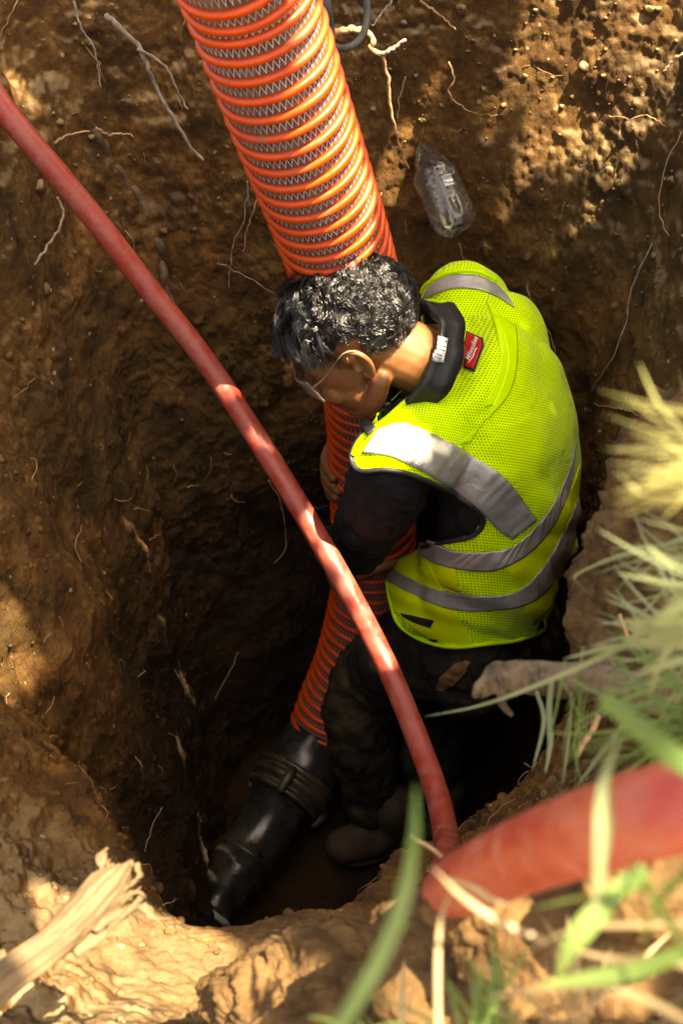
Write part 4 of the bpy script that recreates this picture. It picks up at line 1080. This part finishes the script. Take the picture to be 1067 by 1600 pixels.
# ------------------------------------------------------------------ bottle in the wall
def bottle():
    da = pix(gcast(650, 205))[2] + .028; db = min(pix(gcast(712, 350))[2] - .035, da - .02); db = max(db, da - .15); a = P(650, 205, da); b = P(712, 350, db); print('BOTTLE', da, db); ax = nrm(b - a); L = np.linalg.norm(b - a) + .012
    t = empty("plastic_bottle", b); tag(t, "clear dusty plastic bottle stuck neck first in the dark wall above the worker's back", "bottle")
    m, nt, s = M("dusty_clear_plastic"); co = objco(nt)
    s.inputs["Roughness"].default_value = .06; s.inputs["IOR"].default_value = 1.45
    dn = ramp(nt, noise_n(nt, 22, 5, .65, co, .6), [(.55, (0, 0, 0)), (.74, (1, 1, 1))])
    nt.links.new(mixc(nt, dn, (.95, .95, .92), (.42, .32, .20)), s.inputs["Base Color"])
    nt.links.new(ramp(nt, noise_n(nt, 22, 5, .65, co, .6), [(.56, (.98,) * 3), (.78, (.35,) * 3)]), s.inputs["Transmission Weight"])
    nt.links.new(ramp(nt, noise_n(nt, 22, 5, .65, co, .6), [(.55, (.04,) * 3), (.74, (.5,) * 3)]), s.inputs["Roughness"])
    R = .036 * db / 1.98
    prof = [(0, .0115), (.010, .0115), (.012, .0135), (.016, .0135), (.018, .0118), (.03, .014), (.055, .026), (.075, .033), (.085, R)]
    for k in range(6):
        z = .095 + k * .009; prof += [(z, R), (z + .002, R - .0016), (z + .004, R)]
    prof += [(L - .05, R), (L - .03, R), (L - .014, R - .001), (L - .004, R - .006), (L, R - .013), (L - .003, R - .020), (L - .007, R - .028), (L - .008, .001)]
    o = build("bottle_shell", lathe(a, ax, prof, 56), m, t)
    sm_ = o.modifiers.new("t", 'SOLIDIFY'); sm_.thickness = .0007
    build("bottle_cap", lathe(a - ax * .012, ax, [(0, .001), (0, .013), (.001, .0145), (.013, .0145), (.014, .012)], 30), noisy("grey_cap", (.2, .2, .19), (.35, .34, .32), 60, .5), t)
    # wall-side crescent of dirt inside
    tr = bvh(o.data)
    TB_ = _T(tr, Vector(t.location))
    lab = grid_decal("barcode_label", [(690, 273), (704, 270), (709, 287), (695, 291)], RW, t, .0012, TB_, 6, .0003)
    bars = [0, .12, .2, .34, .40, .52, .62, .68, .82, .92]
    A = np.array([691.3, 275]); Bx = np.array([12.6, -2.8]); Dy = np.array([4.2, 11.5])
    for k, u in enumerate(bars):
        w = .05 if k % 3 else .08
        p0 = A + Bx * u; p1 = A + Bx * min(1, u + w)
        grid_decal("bar", [tuple(p0), tuple(p1), tuple(p1 + Dy), tuple(p0 + Dy)], RB, lab, .0022, TB_, 3, .0002)
bottle()

# ------------------------------------------------------------------ grey cable behind the hose
CAB = noisy("dull_grey_cable", (.05, .045, .035), (.12, .105, .085), 50, .55, .3, .001, 120)
cb = build("cable", tube(catmull(np.array([P(572, -60, 1.95), P(573, -5, 1.97), P(573, 25, 1.98), P(566, 55, 1.98), P(545, 73, 1.98), P(520, 70, 1.99), P(495, 40, 2.0)]), 60), .0058, 12), CAB)
tag(cb, "grey cable bent in a loop behind the top of the orange hose", "cable")
cs_ = build("strap", tube(catmull(np.array([P(508, -60, 1.9), P(511, 0, 1.9), P(515, 30, 1.92), P(518, 62, 1.96)]), 30), .006, 10, ry=.35), noisy("dark_strap", (.04, .042, .045), (.08, .08, .08), 50, .6))
tag(cs_, "dark strap hanging along the right side of the orange hose", "strap")

# ------------------------------------------------------------------ broken stick at lower left
WOOD = noisy("weathered_broken_wood", (.075, .045, .018), (.19, .12, .058), 18, .75, .8, .002, 60, lo=.3, hi=.7, c3=(.17, .10, .045), s3=26, lo3=.52, hi3=.66)
def rough_up(geo, amp, scale, off, along=None):
    V = np.array([np.asarray(q) for q in geo[0]]); W = V
    if along is not None:   # grain: noise stretched along the axis
        a = nrm(along); W = V - (V @ a)[:, None] * a * .85
    k = fbm(W, scale, 4, .6, billow=True, off=off)
    d = np.stack([fbm(W, scale, 3, .6, off=off + 5 * j) for j in range(3)], 1)
    return list(V + d * amp), geo[1]
def stick():
    t = empty("broken_stick", P(60, 1500, .93)); tag(t, "splintered broken branch lying on the sunlit ledge at the lower left", "branch")
    base = [P(-260, 1700, .86), P(-60, 1588, .90), P(0, 1540, .92), P(79, 1480, .95), P(131, 1428, .98), P(174, 1380, 1.0), P(190, 1362, 1.01)]
    c = catmull(np.array(base), 90); s = np.linspace(0, 1, 90)
    r = np.interp(s, [0, .5, .8, .93, 1], [.0120, .0120, .0130, .0140, .009])
    geo = tube(catmull(c, 300), np.interp(np.linspace(0, 1, 300), np.linspace(0, 1, 90), r), 70, wob=lambda u, a: 1 + .10 * np.sin(3 * a + 5 * u) + .06 * np.sin(7 * a + 3 * u) + .05 * np.sin(13 * a - 6 * u))
    build("stem", rough_up(geo, .0032, .016, 8., (c[40] - c[20])), WOOD, t)
    rr = np.random.default_rng(2)
    def sp(pts, r0, r1, n=18):
        cc = catmull(np.array([P(q[0] - 4, q[1] + 8, q[2]) for q in pts]), n * 3); build("splinter", rough_up(tube(cc, np.linspace(r0, r1, n * 3) * .62, 16, wob=lambda u, a: 1 + .25 * np.sin(2 * a + 6 * u)), .0030, .011, r0 * 900), WOOD, t)
    sp([(128, 1432, .985), (150, 1392, 1.0), (164, 1352, 1.01), (166, 1325, 1.015)], .0085, .0045)
    sp([(164, 1345, 1.01), (158, 1330, 1.012), (170, 1318, 1.012)], .004, .002)
    sp([(180, 1380, 1.0), (196, 1352, 1.005), (212, 1345, 1.01)], .009, .006)
    sp([(170, 1395, 1.0), (205, 1376, 1.0), (222, 1360, 1.0), (216, 1342, 1.0)], .006, .003)
    sp([(190, 1400, 1.0), (214, 1388, 1.0), (232, 1392, 1.0)], .006, .0025)
    sp([(150, 1445, .98), (190, 1420, .99), (226, 1408, 1.0), (240, 1420, 1.0), (243, 1455, 1.0)], .006, .0018)
    sp([(226, 1408, 1.0), (246, 1428, 1.0), (272, 1430, 1.01)], .0045, .0022)
    sp([(120, 1480, .97), (160, 1455, .985), (200, 1420, .99), (224, 1396, 1.0)], .008, .004)
    for k in range(9):
        x = rr.uniform(166, 220); y = rr.uniform(1342, 1402)
        sp([(x - 14, y + 14, 1.0), (x, y, 1.0), (x + rr.uniform(2, 10), y - rr.uniform(2, 14), 1.0)], .0036, .0010, 6)
stick()

# dead branch at right above the grass
BR = noisy("pale_dead_bark", (.11, .07, .035), (.26, .18, .10), 26, .85, 1.0, .004, 70, c3=(.05, .03, .015), s3=24, lo3=.46, hi3=.58)
def dead_branch():
    t = empty("dead_branch", P(900, 1070, 1.0)); tag(t, "knobbly pale dead branch sticking out of the grass over the pit at the right", "branch")
    c = catmull(np.array([P(746, 1078, 1.10), P(770, 1062, 1.09), P(810, 1060, 1.07), P(870, 1062, 1.03), P(930, 1066, .98), P(1000, 1082, .92), P(1090, 1100, .84), P(1250, 1140, .76)]), 90)
    r = np.interp(np.linspace(0, 1, 90), [0, .06, .2, .5, 1], [.006, .013, .014, .013, .012])
    build("stem", rough_up(tube(catmull(c, 260), np.interp(np.linspace(0, 1, 260), np.linspace(0, 1, 90), r), 60), .0065, .026, 3., c[60] - c[10]), BR, t)
    def tw(pts, r0, r1):
        cc = catmull(np.array([P(*q) for q in pts]), 16); build("twig", tube(cc, np.linspace(r0, r1, 16), 8), BR, t)
    tw([(760, 1066, 1.09), (748, 1074, 1.09), (742, 1090, 1.09)], .006, .003)
    tw([(790, 1070, 1.08), (784, 1098, 1.07), (800, 1118, 1.07)], .006, .002)
    tw([(900, 1056, 1.0), (930, 1040, .99), (956, 1040, .98)], .007, .003)
dead_branch()
def rootlet(pts, d, r, label):
    c = catmull(np.array([P(x, y, d) for x, y in pts]), 30)
    o = build("root", tube(c, r * (1 + .3 * perlin(np.stack([np.arange(30) * .9, np.zeros(30), np.zeros(30)], 1))), 8), ROOTM[1]); tag(o, label, "root", "pale rootlets on the near right bank")
rootlet([(968, 960), (976, 984), (984, 1000), (998, 1015)], 1.15, .0016, "pale jagged rootlet on the right bank above the dead branch")
rootlet([(935, 1118), (926, 1140), (912, 1160), (900, 1182)], 1.05, .0024, "pale crusted rootlet on the right bank below the dead branch")
rootlet([(640, 1306), (660, 1318), (676, 1328), (690, 1340)], .95, .0016, "straw-coloured twig touching the red hose's lower end")

# ------------------------------------------------------------------ grass
def grass_mat(name, c1, c2, tr=.35):
    m, nt, b = M(name); co = objco(nt)
    nt.links.new(ramp(nt, noise_n(nt, 9, 3, .5, co), [(.35, c1), (.65, c2)]), b.inputs["Base Color"]); b.inputs["Roughness"].default_value = .45
    t = nt.nodes.new("ShaderNodeBsdfTranslucent"); nt.links.new(ramp(nt, noise_n(nt, 9, 3, .5, co), [(.35, c1), (.65, c2)]), t.inputs[0])
    mx = nt.nodes.new("ShaderNodeMixShader"); mx.inputs[0].default_value = tr
    nt.links.new(b.outputs[0], mx.inputs[1]); nt.links.new(t.outputs[0], mx.inputs[2]); nt.links.new(mx.outputs[0], nt.nodes["Material Output"].inputs[0])
    return m
G1 = grass_mat("green_blade", (.10, .18, .04), (.19, .28, .08)); G2 = grass_mat("pale_blade", (.17, .22, .10), (.30, .34, .18)); G3 = grass_mat("dry_blade", (.30, .22, .11), (.46, .36, .20)); G4 = grass_mat("yellow_green_head", (.50, .50, .16), (.70, .68, .32))
def blade(c, w, tip=.15, side=None, base=.7):
    """c: (n,3) world path; flat V-folded blade of width w"""
    n = len(c); T = nrm(np.gradient(c, axis=0)); s0 = side if side is not None else np.cross(T, [0, 0, 1.0])
    S = nrm(s0 - T * (s0 * T).sum(1)[:, None]); N = np.cross(T, S); t = np.linspace(0, 1, n)
    ww = w * .5 * (base + (1 - base) * np.sin(np.pi * np.clip(t * 1.2, 0, 1) / 2)) * np.clip((1 - t) / (1 - .55), 0, 1) ** .7 + w * .02
    V = []; Fs = []
    for i in range(n): V += [c[i] - S[i] * ww[i] + N[i] * ww[i] * .3, c[i], c[i] + S[i] * ww[i] + N[i] * ww[i] * .3]
    for i in range(n - 1):
        for j in (0, 1): Fs.append((i * 3 + j, i * 3 + j + 1, (i + 1) * 3 + j + 1, (i + 1) * 3 + j))
    return V, Fs
def traced(pts, w, n=16):
    """pts px,py,depth"""
    c = catmull(np.array([P(*q) for q in pts]), n)
    view = nrm(CAM - c); T = nrm(np.gradient(c, axis=0))
    side = np.cross(T, nrm(view + .6 * rng.normal(size=3)))
    return blade(c, w, side=side)
def tuft(name, label, blades, mat, group=None):
    o = build(name, cat_geo(blades), mat); tag(o, label, "grass tuft", group); return o
# big soft blades close to the camera (bottom centre)
tuft("grass_tuft", "wide soft green blade rising from the bottom edge beside the hose loop", [
    traced([(470, 1690, .36), (560, 1560, .36), (618, 1440, .37), (645, 1330, .38), (650, 1225, .40)], .0046),
    traced([(480, 1700, .36), (530, 1600, .36), (600, 1480, .37), (640, 1440, .38)], .0035)], G1)
tuft("grass_tuft", "pale bent stems crossing the end of the foreground hose", [
    traced([(690, 1700, .50), (684, 1560, .52), (688, 1440, .54), (712, 1380, .56)], .0022),
    traced([(850, 1470, .50), (780, 1440, .50), (720, 1400, .50), (672, 1352, .50)], .0026),
    traced([(700, 1375, .56), (744, 1392, .55), (768, 1408, .55), (800, 1416, .55)], .0034)], G3)
tuft("grass_tuft", "pale upright blade standing in front of the foreground hose", [
    traced([(935, 1420, .45), (938, 1320, .44), (944, 1230, .44), (972, 1140, .45)], .0050),
    traced([(940, 1380, .46), (952, 1280, .46), (960, 1200, .47)], .0035)], G2)
tuft("grass_tuft", "green blades fanning out at the bottom right corner", [
    traced([(1010, 1360, .45), (960, 1400, .45), (900, 1470, .45), (870, 1530, .46)], .0085),
    traced([(1120, 1350, .42), (1040, 1385, .43), (940, 1400, .45), (830, 1422, .50)], .0070),
    traced([(1100, 1480, .42), (1040, 1500, .43), (980, 1520, .44), (840, 1540, .46)], .006),
    traced([(1110, 1560, .40), (1040, 1440, .42), (1000, 1380, .44), (985, 1330, .46)], .0055),
    traced([(1100, 1330, .42), (1060, 1370, .43), (1020, 1420, .44), (1000, 1480, .45)], .006)], G1)
tuft("grass_tuft", "pale dry blades lying at the bottom right corner", [
    traced([(1120, 1440, .45), (1020, 1445, .47), (900, 1450, .5), (820, 1490, .52)], .003),
    traced([(1120, 1530, .45), (1040, 1500, .47), (960, 1500, .5), (880, 1480, .52)], .0035),
    traced([(1080, 1600, .42), (1000, 1560, .44), (900, 1540, .46), (760, 1560, .5)], .003)], G3)
tuft("grass_tuft", "long green blade pointing down at the right edge above the hose", [
    traced([(940, 1090, .47), (1000, 1140, .45), (1060, 1190, .43), (1160, 1260, .42)], .0085),
    traced([(1200, 1300, .42), (1080, 1190, .43), (1010, 1150, .46), (960, 1120, .5)], .006)], G1)
tuft("grass_tuft", "thin straight stem reaching left over the worker's knee", [
    traced([(1100, 900, .62), (1000, 990, .74), (920, 1035, .84), (810, 1082, .92), (740, 1105, .98), (664, 1120, 1.02)], .0042, 30),
    traced([(1080, 1010, .7), (960, 1010, .8), (880, 1030, .86)], .005)], G2)
tuft("grass_tuft", "thin bent stem pointing at the vest's hem from the right", [
    traced([(1100, 850, .8), (1040, 858, .85), (960, 872, .9), (900, 898, .95), (906, 915, .96), (930, 935, .97)], .0034, 30),
    traced([(1090, 880, .8), (1000, 862, .86), (930, 880, .9)], .003)], G2)
def head_blades(cx, cy, d, n, spread, ln, ang0, w, seed, sy=38):
    r = np.random.default_rng(seed); out = []
    for k in range(n):
        a = D2R(ang0 + r.normal() * spread); l = ln * r.uniform(.5, 1.1); x0 = cx + r.normal() * 12; y0 = cy + r.normal() * sy; b = r.normal() * .22
        pts = [(x0 + l * t * math.cos(a + b * t), y0 + l * t * math.sin(a + b * t), d + .06 * t) for t in (0, .33, .66, 1)]
        out.append(traced(pts, w * r.uniform(.35, .8), 12))
    return out
tuft("grass_tuft", "feathery yellow-green seed head blurred at the right edge", head_blades(1150, 742, .46, 46, 6, 200, 178, .0018, 1, 40), G4)
tuft("grass_tuft", "white-tipped leaves spraying from the right edge beside the vest", head_blades(1110, 985, .55, 16, 14, 150, 178, .0075, 2) + head_blades(1120, 930, .6, 12, 22, 170, 188, .004, 3), G2)
tuft("grass_tuft", "tangle of thin grey-green blades above the dead branch", head_blades(1090, 1010, .8, 46, 42, 190, 175, .0032, 4) + head_blades(1100, 880, .85, 22, 30, 150, 170, .003, 5), G2)
tuft("grass_tuft", "tangle of green blades below the dead branch", head_blades(1080, 1130, .75, 50, 38, 200, 172, .0034, 6), G1)
tuft("grass_tuft", "green blades hanging straight down beneath the dead branch", head_blades(900, 1060, .95, 10, 14, 140, 92, .0034, 16), G1)
tuft("grass_tuft", "drooping pale stems hanging from the dead branch", [
    traced([(862, 1060, 1.0), (858, 1110, 1.0), (860, 1160, 1.0), (852, 1210, 1.0)], .005), traced([(838, 1080, 1.0), (850, 1130, 1.0), (832, 1205, 1.0)], .0034),
    traced([(892, 1080, .98), (890, 1130, .98), (878, 1230, .98)], .004), traced([(1010, 1090, .9), (960, 1150, .9), (900, 1230, .95)], .004)], G2)
tuft("grass_tuft", "short blades growing along the bottom edge", head_blades(760, 1650, .6, 26, 30, 170, -80, .004, 7), G1)
tuft("grass_tuft", "few low green blades on the large clod at the bottom edge", head_blades(600, 1660, .55, 12, 30, 110, -70, .004, 8), G1)
tuft("grass_tuft", "dry straws standing along the bottom right edge", head_blades(900, 1650, .62, 26, 34, 190, -95, .0035, 9), G3)
tuft("grass_tuft", "single upright straw at the bottom edge in front of the large clod", [traced([(628, 1640, .75), (630, 1560, .76), (631, 1500, .78)], .005)], G3)

# grass on the ground round the pit (countless)
def lawn():
    r = np.random.default_rng(21); gs = []; k = 0
    while k < 2600:
        a = r.uniform(0, 2 * np.pi); R = r.uniform(.95, 3.4); x = C0[0] + R * math.cos(a); y = C0[1] + R * math.sin(a)
        if x < .42 and y < .9: continue
        if R < 1.15 and r.random() < .6: continue
        if math.hypot(x, y) < .42: continue
        h = GT.ray_cast(Vector((x, y, 3)), Vector((0, 0, -1)))[0]
        if h is None: continue
        p = np.array(h); ln = r.uniform(.05, .16); d = nrm([r.normal() * .5, r.normal() * .5, 1.0]); bend = np.array([r.normal(), r.normal(), -.6]) * .4
        t = np.linspace(0, 1, 5)[:, None]; c = p + d * ln * t + bend * ln * t ** 2
        gs.append(blade(c, r.uniform(.003, .006))); k += 1
    o = build("grass", cat_geo(gs), G1); tag(o, "green grass growing on the ground round the pit", "grass", kind="stuff")
lawn()

# ------------------------------------------------------------------ tree added out of view, its leaf gaps shaped to place the sun patches
LITPX = [  # places (photo point, radius in metres) that gaps of the crown leave in the sun
    (470, 450, .030), (510, 435, .036), (555, 430, .036), (600, 460, .034), (625, 495, .020), (535, 470, .028), (580, 495, .026), (652, 524, .016),
    (618, 690, .028), (588, 702, .018), (646, 680, .016),
    (507, 836, .007), (527, 868, .008), (546, 903, .008), (566, 943, .008), (587, 988, .006), (604, 1024, .005),
    (10, 1005, .022), (8, 970, .018), (20, 1045, .018), (92, 1415, .014), (60, 318, .008), (62, 328, .008), (24, 140, .012),
    (398, 1484, .010), (412, 1496, .004), (60, 1565, .035),
    (185, 1535, .080), (245, 1492, .048), (300, 1502, .030), (120, 1585, .06), (210, 1585, .06), (20, 1600, .04), (140, 1505, .03),
    (880, 1500, .035), (1062, 960, .03), (1055, 735, .025), (790, 1530, .03), (1050, 1420, .04), (820, 1480, .022),
    (990, 40, .045), (940, 100, .03), (1040, 120, .035), (890, 40, .02), (840, 20, .02), (1000, 230, .02),
    (560, 50, .012), (598, 85, .010), (610, 160, .008), (625, 235, .008), (700, 1295, .010),
]
for k in range(16):   # streak down the right flank of the orange hose
    f = k / 15; LITPX.append((484 + 78 * f, 30 + 270 * f, .026 - .022 * abs(f - .40)))
def lit_points():
    dg = bpy.context.evaluated_depsgraph_get(); dg.update(); out = []
    for px, py, r in LITPX:
        h = scene.ray_cast(dg, Vector(CAM), Vector(nrm(P(px, py, 1.0) - CAM)))
        if h[0]:
            hit = scene.ray_cast(dg, h[1] + Vector(SUN) * .03, Vector(SUN))
            if hit[0] and hit[4].name[:5] not in ('grass', 'stem', 'splin', 'hair'): continue
            out.append((np.array(h[1]), r))
    return out
LIT = lit_points()
def tree():
    t = empty("tree", (3.3, 2.6, .12)); tag(t, "leafy tree added out of view, its crown shaped to shade the pit and leave sun patches", "tree")
    BARK = noisy("tree_bark", (.08, .055, .035), (.18, .13, .09), 12, .9, 1.0, .02, 20)
    LEAF = grass_mat("tree_leaf", (.05, .10, .02), (.09, .16, .03), .3)
    u = nrm(np.cross(SUN, [0, 0, 1.0])); w = np.cross(SUN, u)
    cc0 = np.array([0.0, 1.2, -.6]); cen = cc0 + SUN * 3.3
    base = np.array([3.3, 2.6, .12]); top = cen + np.array([.55, .45, .05])
    trunk = catmull(np.array([[*base, .17], [*(base + [.05, .05, 1.3]), .13], [*(base * .5 + top * .5 + [.25, .15, .45]), .10], [*top, .06]]), 30)
    build("trunk", tube(trunk[:, :3], trunk[:, 3], 20, wob=lambda a, b: 1 + .08 * np.sin(5 * b + 4 * a)), BARK, t)
    r = np.random.default_rng(31); gb = []
    for k in range(16):
        i = r.integers(14, 29); a = trunk[i, :3]; e = cen + u * r.uniform(-1.3, 1.3) + w * r.uniform(-1.3, 1.3) + SUN * r.uniform(-.1, .15)
        c = catmull(np.array([[*a, .035], [*(a * .5 + e * .5 + [0, 0, .15]), .022], [*e, .006]]), 14)
        # keep limbs out of the sunny gaps
        pl = c[:, :3] - cc0; 
        bad = any(np.min(np.linalg.norm((pl - (q - cc0)) - ((pl - (q - cc0)) @ SUN)[:, None] * SUN, axis=1)) < rad + .02 for q, rad in LIT)
        if not bad: build("limb", tube(c[:, :3], c[:, 3], 10), BARK, t)
    N = 34000
    RC = 1.3; g_ = np.arange(-RC, RC, .034); gu, gw = np.meshgrid(g_, g_)
    pu = np.concatenate([gu.ravel(), gu.ravel() + .017, r.uniform(-RC, RC, 7000)]); pw = np.concatenate([gw.ravel(), gw.ravel() + .017, r.uniform(-RC, RC, 7000)]); N = len(pu)
    pu += r.normal(size=N) * .004; pw += r.normal(size=N) * .004; ps = r.normal(size=N) * .12
    edge = RC * (.88 + .12 * np.sin(7 * np.arctan2(pu, pw)) * np.sin(3 * np.arctan2(pu, pw) + 1))
    ok = np.hypot(pu, pw) < edge 
    pos = cen + pu[:, None] * u + pw[:, None] * w + ps[:, None] * SUN
    for q, rad in LIT:
        rel = pos - q; perp = rel - (rel @ SUN)[:, None] * SUN
        an = np.arctan2(perp @ u, perp @ w); k = 1 + .22 * np.sin(3 * an + q[0] * 30) + .14 * np.sin(5 * an + q[1] * 50)
        ok &= np.linalg.norm(perp, axis=1) > rad * k + .030  # drop leaves along the sun ray to each chosen bright spot
    pos = pos[ok]; n = len(pos)
    d1 = nrm(r.normal(size=(n, 3)) + .0 * SUN); d1 = nrm(d1 - (d1 @ SUN)[:, None] * SUN * .75); nn = nrm(SUN + .22 * r.normal(size=(n, 3))); d2 = nrm(np.cross(nn, d1)); sz = r.uniform(.030, .045, n)[:, None]
    V = np.stack([pos - d1 * sz, pos - d1 * sz * .2 + d2 * sz * .62, pos + d1 * sz, pos - d1 * sz * .2 - d2 * sz * .62], 1).reshape(-1, 3) - np.array(t.location)
    Fq = np.arange(n * 4).reshape(-1, 4)
    link_mesh("crown", quads_mesh(V, Fq), LEAF, t, smooth=False)
tree()
